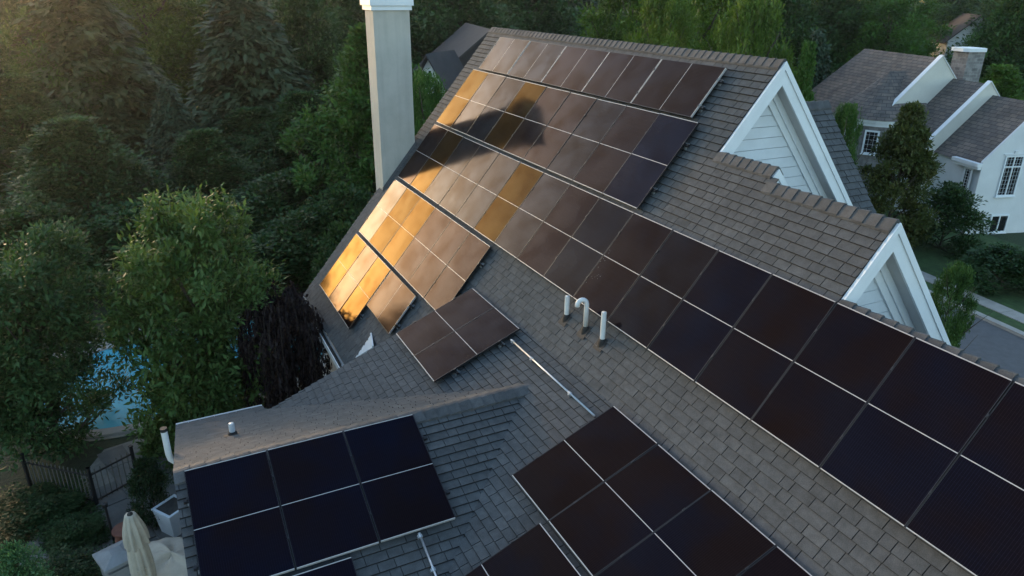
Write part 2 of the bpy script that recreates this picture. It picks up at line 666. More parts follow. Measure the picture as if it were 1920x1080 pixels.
def covered(slope, u, v):
    for _, s, ps, _, _ in arrays:
        if s is PANEL_OF.get(id(slope)):
            for pu, pv, o in ps:
                w, h = (PW, PH) if o == 'p' else (PH, PW)
                if abs(u - pu) < w / 2 and abs(v - pv) < h / 2:
                    return True
    return False


cand = []
for i, sg in enumerate(shingles):
    s, d, p, v0, whole, ww, tone = sg
    if not whole or s is SC:
        continue
    cu, cv = sum(q[0] for q in p) / 4, sum(q[1] for q in p) / 4
    if covered(s, cu, cv):
        continue
    x, y, dep = project(s.P(cu, cv, .01))
    if dep > 0 and 10 < x < 1910 and 10 < y < 1070:
        cand.append((dep, i))
cand.sort()
single = set(i for _, i in cand[:300])
tone_mesh = {}


def shingle_prism(mb, P, p, v0, tone, lift):
    """thin wedge: thick at the lower butt edge, thin at the top"""
    def h(v): return .020 * (1 - (v - v0) / EXPO) + .003 + lift
    area = sum(p[i - 1][0] * p[i][1] - p[i][0] * p[i - 1][1] for i in range(len(p)))
    if area < 0:
        p = p[::-1]
    mb.hexa([P(u, v, -.002) for u, v in p], [P(u, v, h(v)) for u, v in p], 0, tone, 1)


rest = MB()
for i, (s, d, p, v0, whole, ww, tone) in enumerate(shingles):
    if i in single:
        tk = round(tone * 5)
        if tk not in tone_mesh:
            mb = MB()
            shingle_prism(mb, lambda u, v, h: (u, v, h), [(0, 0), (1, 0), (1, SEE), (0, SEE)], 0, tk / 5, 0)
            tone_mesh[tk] = mb.mesh('shingle', [M['shingle'], M['edge']])
        o = link('shingle', tone_mesh[tk], d)
        m4 = s.mat4(p[0][0], p[0][1], rng.random() * .004)
        o.matrix_basis = m4 @ Matrix.Diagonal((ww, 1, 1, 1))
    else:
        shingle_prism(rest, s.P, p, v0, tone, rng.random() * .004)
o = hpart(rest.build('shingles', [M['shingle'], M['edge']]))
o['kind'] = 'stuff'


# ridge caps ---------------------------------------------------------
def cap_mesh(pitch, ln):
    mb = MB()
    w = .19
    prof = []
    for t in (-1, -.45, -.15, .15, .45, 1):
        d = abs(t) * w
        prof.append((t * w * math.cos(pitch), -max(0, d - .02) * math.sin(pitch) + (0 if abs(t) > .2 else -.002)))
    n = len(prof)
    for k in range(n - 1):
        a, b = prof[k], prof[k + 1]
        z0, z1 = .010, .030                      # tail tucked in, butt standing proud
        mb.hexa([(0, a[0], a[1] - .012), (ln, a[0], a[1] - .012), (ln, b[0], b[1] - .012), (0, b[0], b[1] - .012)],
                [(0, a[0], a[1] + z0), (ln, a[0], a[1] + z1), (ln, b[0], b[1] + z1), (0, b[0], b[1] + z0)], 0, .5)
    return mb


cap_meshes = {}


def ridge(p0, p1, pitch, parent, ln=.18):
    p0, p1 = np.asarray(p0, float), np.asarray(p1, float)
    L = np.linalg.norm(p1 - p0)
    d = (p1 - p0) / L
    side = np.cross(UP, d)
    n = max(1, round(L / ln))
    for i in range(n):
        key = (round(math.degrees(pitch)), rng.randrange(4))
        if key not in cap_meshes:
            mb = cap_mesh(pitch, ln * 1.06)
            mb.t = [.2 + .2 * key[1]] * len(mb.v)
            cap_meshes[key] = mb.mesh('ridge_cap', M['cap'])
        p = p0 + d * (L * i / n)
        o = link('ridge_cap', cap_meshes[key], parent)
        m4 = Matrix(((d[0], side[0], 0, p[0]), (d[1], side[1], 0, p[1]), (d[2], side[2], 1, p[2] + .02 + rng.random() * .004), (0, 0, 0, 1)))
        o.matrix_basis = m4 @ Matrix.Rotation(rng.uniform(-.012, .012), 4, 'Z')


for i, (x0, x1, yr) in enumerate(STEPS):
    ridge((x0 if i == 0 else x0 + .02, yr, zM(yr)), (x1, yr, zM(yr)), PITCH, main_deck)
ridge((XR, Y_WING, Z_WR), (XR, Y_APEX + .12, Z_WR), LOW, near_deck)
ridge((WX, ye - .1, WZ), (WX, WY, WZ), PITCH, front_deck)


# gables -------------------------------------------------------------
def gable(xg, yr, y_next, label, board=.18, inset=.27, z_bot=-1.2):
    """white gable end facing +x: barge boards, soffits, frieze boards and lap siding"""
    zr = zM(yr) - .02
    xw = xg - inset
    zlo = max(z_bot, -2.5)

    def rake(x0, x1, d0, d1, mat, name, parent):
        """boards along both rakes between perpendicular depths d0 and d1 below the roof line"""
        for sgn in (-1, 1):
            mb = MB()
            a = []
            zend = zlo if sgn > 0 else zM(y_next) - .12   # on this side the next lower ridge takes over
            for d in (d0, d1):
                za = zr - d / c50                # apex of this offset line
                yb = yr + sgn * (za - zend) / tM
                a.append(((yr, za), (yb, zend)))
            (o0, o1), (i0, i1) = a
            ring = [o0, o1, i1, i0]
            b = [(x0, y, z) for y, z in ring]
            t = [(x1, y, z) for y, z in ring]
            mb.hexa(b, t)
            ob = mb.build(name, M[mat])
            ob.parent = parent
    # wall
    mb = MB()
    dd = .10
    za = zr - dd / c50
    hw = (za - zlo) / tM
    mb.hexa([(xw - .1, yr - hw, zlo), (xw - .1, yr + hw, zlo), (xw - .1, yr, za)],
            [(xw - .012, yr - hw, zlo), (xw - .012, yr + hw, zlo), (xw - .012, yr, za)])
    wall = hpart(mb.build('gable_wall', M['gap_shade']))
    wall['label'] = label
    rake(xg + .002, xg + .035, -.01, .21, 'white', 'barge_board', wall)
    rake(xg + .036, xg + .055, -.02, .06, 'white', 'rake_trim', wall)
    rake(xw, xg + .001, .17, .20, 'soffit', 'soffit', wall)
    rake(xw - .01, xw + .085, .20, .30, 'white', 'frieze_board', wall)
    rake(xw - .01, xw + .055, .30, .40, 'white', 'frieze_board', wall)
    z = zlo
    while z < zr - .7:
        mb = MB()
        z1 = z + board - .010
        y0 = (zr - .38 / c50 - z) / tM
        y1 = (zr - .38 / c50 - z1) / tM
        if y1 > .03:
            b = [(xw - .012, yr - y0, z), (xw - .012, yr + y0, z), (xw - .012, yr + y1, z1), (xw - .012, yr - y1, z1)]
            t = [(xw + .024, yr - y0, z), (xw + .024, yr + y0, z), (xw + .018, yr + y1, z1), (xw + .018, yr - y1, z1)]
            mb.hexa(b, t)
            ob = mb.build('siding_board', M['siding'])
            ob.parent = wall
        z = z1 + .010
    return wall


gable(2.67, 3.20, 2.10, 'highest and largest white gable end')
gable(3.87, 2.10, 1.95, 'tiny white gable peak between the two large gable ends')
gable(5.93, 1.95, 1.23, 'lower white gable end in front of the street')

# body walls under the roofs
mb = MB()
for x0, x1, yr in STEPS:
    zr = zM(yr) - .45
    y0, y1 = -2.2, yr + (zr + 3.2) / tM
    xa, xb = x0 + (.3 if x0 == X_LEFT else -.3), x1 - .45
    ring = [(y0, Z0 - .2), (y1, Z0 - .2), (y1, -3.3), (yr, zr), (y0, zM(y0) - .45)]
    mb.hexa([(xa, y, z) for y, z in ring], [(xb, y, z) for y, z in ring])
mb.hexa([(X_SHED + .3, -4.2, Z0 - .2), (X_RIGHT - .4, -4.2, Z0 - .2), (X_RIGHT - .4, -2.3, Z0 - .2), (X_SHED + .3, -2.3, Z0 - .2)],
        [(X_SHED + .3, -4.2, zL(-4.2) - .3), (X_RIGHT - .4, -4.2, zL(-4.2) - .3), (X_RIGHT - .4, -2.3, zL(-2.3) - .3), (X_SHED + .3, -2.3, zL(-2.3) - .3)])
ring = [(XFE + .35, Z0 - .2), (XN - .35, Z0 - .2), (XN - .35, zW(XN - .35) - .3), (XR, Z_WR - .3), (XFE + .35, zW(XFE + .35) - .3)]
mb.hexa([(x, -5.8, z) for x, z in ring][::-1], [(x, -4.25, z) for x, z in ring][::-1])
hpart(mb.build('wall', M['wallgrey']))
# cross gable body on the street side
mb = MB()
zc = WZ - .4
ring = [(WX - 3.2, Z0), (WX + 3.2, Z0), (WX + 3.2, zc - 3.2 * tM), (WX, zc), (WX - 3.2, zc - 3.2 * tM)]
mb.hexa([(x, 5.25, z) for x, z in ring][::-1], [(x, 5.75, z) for x, z in ring][::-1])
hpart(mb.build('wall', M['siding']))

# rake edge trim at the far left and on the wing, gutters
mb = MB()
mb.hexa([(X_LEFT, Y_EAVE, zM(Y_EAVE) - .3), (X_LEFT + .03, Y_EAVE, zM(Y_EAVE) - .3), (X_LEFT + .03, 3.2, zM(3.2) - .3), (X_LEFT, 3.2, zM(3.2) - .3)],
        [(X_LEFT, Y_EAVE, zM(Y_EAVE) - .13), (X_LEFT + .03, Y_EAVE, zM(Y_EAVE) - .13), (X_LEFT + .03, 3.2, zM(3.2) - .13), (X_LEFT, 3.2, zM(3.2) - .13)])
hpart(mb.build('rake_board', M['white']))


def gutter(name, p0, p1, out, parent_label):
    p0, p1, out = [np.asarray(q, float) for q in (p0, p1, out)]
    mb = MB()
    d = p1 - p0
    mb.obox(p0 + out * .02 - UP * .14, d, out * .11, UP * .012)
    mb.obox(p0 + out * .13 - UP * .14, d, out * .018, UP * .14)
    mb.obox(p0 + out * .005 - UP * .14, d, out * .012, UP * .12)
    for e in (p0, p1 - d / np.linalg.norm(d) * .01):
        mb.obox(e + out * .017 - UP * .128, d / np.linalg.norm(d) * .01, out * .113, UP * .12)
    g = hpart(mb.build(name, M['gutter']))
    m2 = MB()
    m2.obox(p0 + out * .02 - UP * .126 + d * .01, d * .98, out * .108, UP * .03)
    q = m2.build('gutter_bed', M['gutter_in'])  # dark layer along the gutter bottom
    q.parent = g
    g['label'] = parent_label
    return g


zE = zM(Y_EAVE) - .04
gutter('gutter', (X_LEFT, Y_EAVE - .01, zE), (X_SHED, Y_EAVE - .01, zE), (0, -1, 0), 'white gutter under the steep slope')
gutter('gutter', (XFE - .01, -4.62, zW(XFE) - .04), (XFE - .01, Y_WING, zW(XFE) - .04), (-1, 0, 0), 'white gutter of the wing')
mb = MB()
for k in range(6):
    mb.box((-3.62 + k * .055, -2.62, -4.2), (-3.60 + k * .055, -2.60, -3.36))
for z in (-3.5, -3.75, -4.0):
    mb.box((-3.64, -2.64, z), (-3.28, -2.622, z + .02))
hpart(mb.build('trellis', M['gutter']))

# small white triangular panel standing on the steep slope
mb = MB()
tri = [(-3.20, -1.99, zM(-1.99) + .03), (-3.18, -2.40, zM(-2.40) + .02), (-2.62, -2.12, zM(-2.12) + .16)]
tri = [np.array(t) for t in tri]
nt_ = np.cross(tri[1] - tri[0], tri[2] - tri[0]); nt_ /= np.linalg.norm(nt_)
if nt_[2] < 0: nt_ = -nt_
mb.hexa([t - nt_ * .03 for t in tri][::-1], [t for t in tri][::-1])
tp = hpart(mb.build('white_flashing_panel', M['siding']))
mb = MB()
mb.tube([tri[0] + UP * .02, tri[2] + UP * .02], .022, 6)
q = mb.build('flashing_trim', M['white'])
q.parent = tp

# chimney ------------------------------------------------------------
CX0, CX1, CY0, CY1, CZ = -8.2, -7.5, -.25, .70, 4.14
mb = MB()
mb.box((CX0, CY0, Z0), (CX1, CY1, CZ))
ch = hpart(mb.build('chimney', M['stucco']))
ch['label'] = 'tall cream stucco chimney with white cap'
for lo, hi, nm, mt in (((CX0 - .05, CY0 - .05, CZ - .05), (CX1 + .05, CY1 + .05, CZ + .06), 'chimney_cap_moulding', 'white'),
                       ((CX0 - .09, CY0 - .09, CZ + .06), (CX1 + .09, CY1 + .09, CZ + .42), 'chimney_cap', 'white'),
                       ((CX0 - .12, CY0 - .12, CZ + .42), (CX1 + .12, CY1 + .12, CZ + .48), 'chimney_cap_slab', 'white')):
    m2 = MB(); m2.box(lo, hi)
    q = m2.build(nm, M[mt]); q.parent = ch
m2 = MB()
for y0, y1 in ((CY0 - .02, CY1 + .02),):
    m2.hexa([(CX1 + .002, y0, zM(y0) + .0), (CX1 + .05, y0, zM(y0) + .0), (CX1 + .05, y1, zM(y1) + .0), (CX1 + .002, y1, zM(y1))],
            [(CX1 + .002, y0, zM(y0) + .13), (CX1 + .01, y0, zM(y0) + .13), (CX1 + .01, y1, zM(y1) + .13), (CX1 + .002, y1, zM(y1) + .13)])
q = m2.build('flashing', M['frame_dark']); q.parent = ch

# ------------------------------------------------------------------ solar arrays
T = .034


def frame_mesh():
    mb = MB()
    w, h = PW - .012, PH - .014
    b = .010
    mb.box((-w / 2, -h / 2, -T), (-w / 2 + b * .8, h / 2, 0), 0)
    mb.box((w / 2 - b * .8, -h / 2, -T), (w / 2, h / 2, 0), 0)
    mb.box((-w / 2 + b * .8, -h / 2, -T), (w / 2 - b * .8, -h / 2 + b, .001), 1)
    mb.box((-w / 2 + b * .8, h / 2 - b, -T), (w / 2 - b * .8, h / 2, .001), 1)
    mb.box((-w / 2 + b * .8, -h / 2 + b, -T), (w / 2 - b * .8, h / 2 - b, -.012), 0)
    return mb.mesh('solar_panel', [M['frame_dark'], M['frame_light']])


def glass_mesh():
    mb = MB()
    w, h = PW - .012 - .018, PH - .014 - .022
    mb.box((-w / 2, -h / 2, -.0115), (w / 2, -.0045, -.003), 0)
    mb.box((-w / 2, .0045, -.0115), (w / 2, h / 2, -.003), 0)
    mb.box((-w / 2, -.0045, -.0115), (w / 2, .0045, -.002), 1)
    return mb.mesh('glass', [M['glass'], M['frame_light']])


FM, GM = frame_mesh(), glass_mesh()
clamp_mb = MB()
clamp_mb.box((-.012, -.02, -.03), (.012, .02, .006))
CLAMP = clamp_mb.mesh('clamp', M['frame_dark'])
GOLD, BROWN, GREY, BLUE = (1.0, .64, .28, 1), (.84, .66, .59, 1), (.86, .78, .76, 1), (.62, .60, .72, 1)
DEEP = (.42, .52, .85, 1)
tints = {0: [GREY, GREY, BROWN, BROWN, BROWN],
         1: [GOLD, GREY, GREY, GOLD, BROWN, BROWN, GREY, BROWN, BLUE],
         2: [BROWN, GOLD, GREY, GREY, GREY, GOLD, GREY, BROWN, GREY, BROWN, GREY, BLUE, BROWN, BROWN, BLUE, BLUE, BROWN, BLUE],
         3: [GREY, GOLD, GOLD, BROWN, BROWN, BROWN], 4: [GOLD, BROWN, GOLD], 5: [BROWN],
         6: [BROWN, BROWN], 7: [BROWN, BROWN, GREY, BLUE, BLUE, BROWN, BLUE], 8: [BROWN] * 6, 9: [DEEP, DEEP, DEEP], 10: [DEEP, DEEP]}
for ai, (label, s, panels, _, _) in enumerate(arrays):
    us = [p[0] for p in panels]
    vs = [p[1] for p in panels]
    o0 = s.P(min(us), min(vs), -DECK)
    root = empty('solar_array', o0, label, 'solar array', 'solar arrays on the house roof')
    inv = Matrix.Translation(-Vector(o0))
    land = panels[0][2] == 'l'
    for k, (u, v, o) in enumerate(panels):
        p = link('solar_panel', FM, root)
        m4 = s.mat4(u, v, rng.uniform(-.002, .002))
        if o == 'l':
            m4 = m4 @ Matrix.Rotation(math.pi / 2, 4, 'Z')
        m4 = m4 @ Matrix.Rotation(rng.gauss(0, .004), 4, 'X') @ Matrix.Rotation(rng.gauss(0, .006), 4, 'Y')
        p.matrix_basis = m4
        p.matrix_parent_inverse = inv
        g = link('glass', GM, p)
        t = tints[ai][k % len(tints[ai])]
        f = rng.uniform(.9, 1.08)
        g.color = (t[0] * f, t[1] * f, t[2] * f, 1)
    hw = PH / 2 if land else PW / 2
    hh = PW / 2 if land else PH / 2
    u_lo, u_hi = min(us) - hw, max(us) + hw
    for vv in (vs[0] - hh * .52, vs[0] + hh * .52):
        mb = MB()
        mb.obox(s.P(u_lo - .05, vv - .02, -.085), s.a * (u_hi - u_lo + .12), s.e * .04, s.n * .049)
        r_ = mb.build('rail', M['frame_dark'])
        r_.parent = root
        r_.matrix_parent_inverse = inv
        mb = MB()
        nf = max(2, round((u_hi - u_lo) / 1.2))
        for q in range(nf + 1):
            uu = u_lo + .02 + (u_hi - u_lo - .04) * q / nf
            mb.obox(s.P(uu - .03, vv - .05, -DECK + .018), s.a * .06, s.e * .11, s.n * .02)
            mb.obox(s.P(uu - .02, vv + .022, -DECK + .03), s.a * .04, s.e * .012, s.n * .07)
        ft = mb.build('rail_feet', M['steel'])
        ft.parent = root
        ft.matrix_parent_inverse = inv
        for q in range(len(panels) + 1):
            uu = u_lo + q * (hw * 2)
            cl_ = link('clamp', CLAMP, root)
            cl_.matrix_basis = s.mat4(uu, vv, 0)
            cl_.matrix_parent_inverse = inv


# ------------------------------------------------------------------ vents and conduit on the roof
def vent(name, label, base, height, rad, hook=False, normal=None):
    base = np.asarray(base, float)
    root = empty(name, base, label, 'vent pipe', 'vent pipes on the roof')
    n = np.asarray(normal)
    e = np.cross(n, np.array([1., 0, 0])); e /= np.linalg.norm(e)
    if e[2] < 0: e = -e
    a = np.cross(e, n)
    mb = MB()
    mb.obox(-a * .1 - e * .13 + n * .017, a * .2, e * .22, n * .008)
    mb.tube([(0, 0, -.05), (0, 0, .05), (0, 0, .085)], [rad * 1.9, rad * 1.5, rad * 1.12], 14)
    mb.build('boot_flashing', M['boot'], root)
    mb = MB()
    if hook:
        pts = [(0, 0, .0), (0, 0, height - .09)]
        r = .075
        d = -CR[0] * .8 - CR[2] * .2
        d[2] = 0
        d /= np.linalg.norm(d)
        for k in range(1, 9):
            t = math.pi * k / 8
            pts.append(tuple(d * (r - r * math.cos(t)) + UP * (height - .09 + r * math.sin(t))))
        pts.append(tuple(np.array(pts[-1]) - UP * .03))
        mb.tube(pts, rad, 14)
    else:
        mb.tube([(0, 0, 0), (0, 0, height)], rad, 14, cap=False)
        mb.tube([(0, 0, height), (0, 0, height - .06)], rad * .8, 14)
    mb.build('pipe', M['pvc'], root, smooth=True)
    if not hook:
        m2 = MB(); m2.tube([(0, 0, height - .012), (0, 0, height - .004)], rad * .82, 14)  # dark disc painting the shade inside the pipe mouth
        m2.build('opening_shade', M['boot'], root)
    return root


nM = SM.n
vent('vent_pipe', 'short straight white vent pipe, left of the hooked one', SM.P(2.03, -.215 / c50, -DECK), .40, .04, False, nM)
vent('vent_pipe', 'white vent pipe with a hooked gooseneck top', SM.P(2.58, -.20 / c50, -DECK), .55, .038, True, nM)
vent('vent_pipe', 'taller straight white vent pipe, right of the hooked one', SM.P(3.06, -.20 / c50, -DECK), .52, .04, False, nM)
vent('vent_pipe', 'stubby white vent pipe alone on the far slope of the wing', (.92, -5.30, zW(.92)), .22, .045, False, SF.n)
# white stack beside the wing gable
st = empty('vent_stack', (1.12, -6.2, zW(1.12) - .1), 'white elbow vent pipe rising past the gable end of the wing', 'vent pipe')
mb = MB()
mb.tube([(.0, .5, -.08), (0, .16, -.08), (0, .06, -.06), (0, .015, 0), (0, 0, .1), (0, 0, .50)], .045, 14, cap=False)
mb.build('pipe', M['pvc'], st, smooth=True)
mb = MB(); mb.tube([(0, 0, .48), (0, 0, .53)], .048, 14)  # black cap stands in for the shaded pipe mouth
mb.build('opening_shade', M['boot'], st)


def conduit(label, s, u0, v0, u1, v1):
    p0, p1 = s.P(u0, v0, -DECK), s.P(u1, v1, -DECK)
    root = empty('conduit', p0, label, 'conduit')
    inv = Matrix.Translation(-Vector(p0))
    a, b = s.P(u0, v0, -.06), s.P(u1, v1, -.06)
    mb = MB(); mb.tube([a, b], .0155, 10)
    o = mb.build('pipe', M['steel'], root, smooth=True); o.matrix_parent_inverse = inv
    d = (b - a) / np.linalg.norm(b - a)
    for t in (.02, .28, .74):
        mb = MB(); q = a + (b - a) * t
        mb.tube([q - d * .03, q + d * .03], .021, 10)
        mb.obox(q - d * .02 - s.n * .055 - np.cross(d, s.n) * .03, d * .04, np.cross(d, s.n) * .06, s.n * .045)
        o = mb.build('coupling', M['steel'], root); o.matrix_parent_inverse = inv


conduit('long silver conduit running down to the dark panel block', SL, 1.42, -.84 / cl, 4.02, -.84 / cl)
conduit('short silver conduit below the dark blue wing panels', SN, -3.50, -1.83, -3.47, -3.6)

# ------------------------------------------------------------------ ground
def ground_mat():
    m, nt, b = nodes('lawn and woodland floor')
    p = geo_pos(nt)
    n1 = noise(nt, .12, 5, .6, p)
    n2 = noise(nt, 9, 5, .7, p)
    c = ramp(nt, n1, [(.35, (.03, .028, .016)), (.6, (.028, .05, .016))])
    c = mixc(nt, 1.0, c, ramp(nt, n2, [(.25, .55), (.75, 1.35)]), 'MULTIPLY')
    nt.links.new(c, b.inputs['Base Color'])
    b.inputs['Roughness'].default_value = .95
    bump(nt, b, n2, .8, .05)
    return m


mb = MB()
mb.poly([(-900, -900, Z0), (900, -900, Z0), (900, 900, Z0), (-900, 900, Z0)])
g = mb.build('ground', ground_mat())
set_props(g, 'dark lawn and woodland floor', 'ground', kind='structure')

# lawn blades across the street: mown lawn strip
M['lawn'] = plain('mown lawn', (.038, .075, .02), .95, .35, 3, bs=.6)
M['asphalt'] = plain('asphalt', (.10, .10, .105), .9, .15, 4, bs=.3)
M['concrete'] = plain('concrete', (.33, .31, .28), .9, .14, 3, bs=.2)
rd = np.array([math.cos(R(-8)), math.sin(R(-8)), 0])
rn = np.array([-rd[1], rd[0], 0])
KERB = np.array([-2.4, 19.95, 0])


def strip(name, off0, off1, z, mat, l0=-60, l1=60, label=None, cat=None, thick=.1):
    a = KERB + rn * off0 + rd * l0
    b = KERB + rn * off0 + rd * l1
    c_ = KERB + rn * off1 + rd * l1
    d = KERB + rn * off1 + rd * l0
    mb = MB()
    top = [np.array([p[0], p[1], Z0 + z]) for p in (a, b, c_, d)]
    mb.hexa([p - UP * thick for p in top], top)
    o = mb.build(name, M[mat])
    set_props(o, label, cat, kind='structure')
    return o


strip('road', -7.5, 0, .008, 'asphalt', label='grey asphalt street', cat='road')
strip('lawn', 1.7, 9.0, .03, 'lawn', label='dark green front lawn of the neighbouring house', cat='lawn')
strip('verge', .32, .95, .09, 'lawn', label='narrow grass verge between kerb and pavement', cat='verge')
kb = strip('kerb', 0, .32, .05, 'concrete', label='pale concrete kerb along the street', cat='kerb', thick=.2)
pv = strip('pavement', .95, 1.7, .05, 'concrete', label='pale concrete pavement across the street', cat='pavement', thick=.2)
slab_me = None
for k in range(-24, 30):
    for (o0, o1, ln, par, zt_, nm) in ((.97, 1.68, 1.1, pv, .11, 'paving_slab'), (.02, .30, 1.6, kb, .11, 'kerb_stone')):
        a = KERB + rd * (k * ln) + rn * o0 + UP * (Z0 + .052)
        mb = MB()
        mb.obox(a, rd * (ln - .02), rn * (o1 - o0), UP * (zt_ - .052 + rng.uniform(-.003, .003)))
        if -6 < (k * ln) < 14:
            mb.build(nm, M['concrete'], par)

# pool ---------------------------------------------------------------
def water_mat():
    m, nt, b = nodes('pool water')
    n = noise(nt, 1.2, 3, .5, geo_pos(nt))
    nt.links.new(ramp(nt, n, [(.3, (.07, .33, .42)), (.7, (.10, .42, .52))]), b.inputs['Base Color'])
    b.inputs['Roughness'].default_value = .25
    b.inputs['IOR'].default_value = 1.33
    b.inputs['Specular IOR Level'].default_value = .08
    bump(nt, b, noise(nt, 5, 3, .5, geo_pos(nt)), .15, .05)
    return m


def superell(cx, cy, rx, ry, rot, n=48, p=3.0):
    out = []
    for k in range(n):
        t = 2 * math.pi * k / n
        x = rx * math.copysign(abs(math.cos(t)) ** (2 / p), math.cos(t))
        y = ry * math.copysign(abs(math.sin(t)) ** (2 / p), math.sin(t))
        out.append((cx + x * math.cos(rot) - y * math.sin(rot), cy + x * math.sin(rot) + y * math.cos(rot)))
    return out


mb = MB()
mb.hexa([(x, y, Z0 - .1) for x, y in superell(-11.1, -5.5, 3.5, 4.9, R(8))], [(x, y, Z0 + .03) for x, y in superell(-11.1, -5.5, 3.5, 4.9, R(8))])
set_props(mb.build('pool_deck', plain('pool deck stone', (.30, .27, .23), .9, .2, 2.5, bs=.3)), 'pale stone deck round the pool', 'deck', kind='structure')
mb = MB()
mb.poly([(x, y, Z0 + .045) for x, y in superell(-10.7, -5.8, 2.7, 4.0, R(8))])
set_props(mb.build('pool_water', water_mat()), 'bright blue swimming pool seen between the trees', 'pool', kind='structure')
mb = MB()
o_, i_ = superell(-10.7, -5.8, 2.98, 4.28, R(8)), superell(-10.7, -5.8, 2.68, 3.98, R(8))
for k in range(48):
    j = (k + 1) % 48
    q = [o_[k], o_[j], i_[j], i_[k]]
    mb.hexa([(x, y, Z0 + .03) for x, y in q], [(x, y, Z0 + .075) for x, y in q])
set_props(mb.build('pool_coping', M['concrete']), 'pale stone coping round the pool', 'coping', kind='structure')

# patio ---------------------------------------------------------------
M['slab'] = plain('slate slabs', (.12, .118, .112), .8, .25, 1.5, bs=.3)
M['joint'] = plain('patio joint', (.2, .19, .17), .95, .2)
mb = MB()
P0 = [(-7.2, -7.0), (-7.0, -8.0), (-3.4, -9.6), (1.5, -9.4), (1.5, -4.6), (-5.5, -5.4)]
mb.hexa([(x, y, Z0 - .05) for x, y in P0], [(x, y, Z0 + .02) for x, y in P0])
pat = set_props(mb.build('patio', M['joint']), 'dark stone slab patio at the foot of the house', 'patio', kind='structure')
prot = R(18)
for i in range(-9, 10):
    for j in range(-6, 7):
        x = -2.5 + (i + .35 * (j % 2)) * .86
        y = -7.1 + j * .62
        xx = -2.5 + (x + 2.5) * math.cos(prot) - (y + 7.1) * math.sin(prot)
        yy = -7.1 + (x + 2.5) * math.sin(prot) + (y + 7.1) * math.cos(prot)
        ins = all((P0[k][0] - P0[k - 1][0]) * (yy - P0[k - 1][1]) - (P0[k][1] - P0[k - 1][1]) * (xx - P0[k - 1][0]) > .42 * math.hypot(P0[k][0] - P0[k - 1][0], P0[k][1] - P0[k - 1][1]) for k in range(len(P0)))
        if not ins or xx > -.6:
            continue
        mb = MB()
        ax = np.array([math.cos(prot), math.sin(prot), 0])
        ay = np.array([-math.sin(prot), math.cos(prot), 0])
        o0 = np.array([xx, yy, Z0 + .022])
        mb.obox(o0 - ax * .415 - ay * .295, ax * .83, ay * .59, UP * rng.uniform(.016, .028))
        mb.build('paving_slab', M['slab'], pat)


# fence ----------------------------------------------------------------
M['iron'] = plain('black painted iron', (.012, .012, .013), .5)
M['ironlit'] = plain('lit iron pickets', (.09, .085, .075), .7)  # lit copy of the black iron, the light put into its colour


def fence(label, p0, p1, mat):
    p0, p1 = np.array([*p0, Z0]), np.array([*p1, Z0])
    L = np.linalg.norm(p1 - p0)
    root = empty('picket_fence', p0, label, 'fence', 'fences by the pool', math.atan2(p1[1] - p0[1], p1[0] - p0[0]))
    n = int(L / .11)
    mb = MB(); mb.box((-.009, -.009, .08), (.009, .009, .92))
    pk = mb.mesh('picket', M[mat])
    for k in range(n + 1):
        o = link('picket', pk, root); o.location = (k * L / n, 0, 0)
    for z in (.12, .80):
        mb = MB(); mb.box((0, -.014, z), (L, .014, z + .035)); mb.build('rail', M['iron'], root)
    for x in (0, L):
        mb = MB(); mb.box((x - .03, -.03, 0), (x + .03, .03, 1.0)); mb.box((x - .04, -.04, 1.0), (x + .04, .04, 1.03)); mb.build('post', M['iron'], root)


fence('dark picket fence running down past the left tree to the path', (-5.9, -9.45), (-4.7, -8.1), 'ironlit')
fence('short dark picket fence turning back beside the path under the bright tree', (-4.7, -8.1), (-5.2, -7.25), 'ironlit')

# patio things -----------------------------------------------------------
M['canvas'] = plain('tan canvas', (.42, .38, .32), .9, .12, 5, bs=.3)
M['stonegrey'] = plain('grey cast stone', (.22, .23, .24), .85, .15, 4, bs=.3)
M['terracotta'] = plain('terracotta', (.16, .06, .04), .8, .2, 6)
M['wood'] = plain('dark stained wood', (.06, .03, .022), .6, .3, 12)
# closed parasol
px_, py_ = -.62, -7.05
um = empty('closed_parasol', (px_, py_, Z0), 'closed tan parasol standing on the patio', 'parasol')
mb = MB(); mb.tube([(0, 0, .05), (0, 0, 2.42)], .026, 10); mb.build('pole', M['wood'], um, smooth=True)
mb = MB(); mb.tube([(0, 0, 0), (0, 0, .05), (0, 0, .12)], [.3, .3, .06], 20); mb.build('base', M['stonegrey'], um)


def cloth(z0, z1, r0, r1, folds, name, seed):
    rr = random.Random(seed)
    ph = [rr.random() * 6.28 for _ in range(4)]
    mb = MB()
    n, m_ = 64, 14
    for i in range(m_ + 1):
        t = i / m_
        z = z0 + (z1 - z0) * t
        rad = r0 + (r1 - r0) * t + .03 * math.sin(t * math.pi)
        for j in range(n):
            a = 2 * math.pi * j / n
            f = 1 + (.22 * math.sin(folds * a + ph[0] + .8 * t) + .1 * math.sin((folds * 2 + 1) * a + ph[1] + t * 2)) * (.25 + .75 * (1 - t))
            dz = .03 * math.sin(folds * a + ph[2]) if i == 0 else 0
            mb.v.append((rad * f * math.cos(a), rad * f * math.sin(a), z + dz)); mb.t.append(.5)
    for i in range(m_):
        for j in range(n):
            q = (j + 1) % n
            mb.f.append((i * n + j, i * n + q, (i + 1) * n + q, (i + 1) * n + j)); mb.m.append(0)
    mb.f.append(tuple(range(m_ * n, m_ * n + n))); mb.m.append(0)
    return mb.build(name, M['canvas'], um, smooth=True)


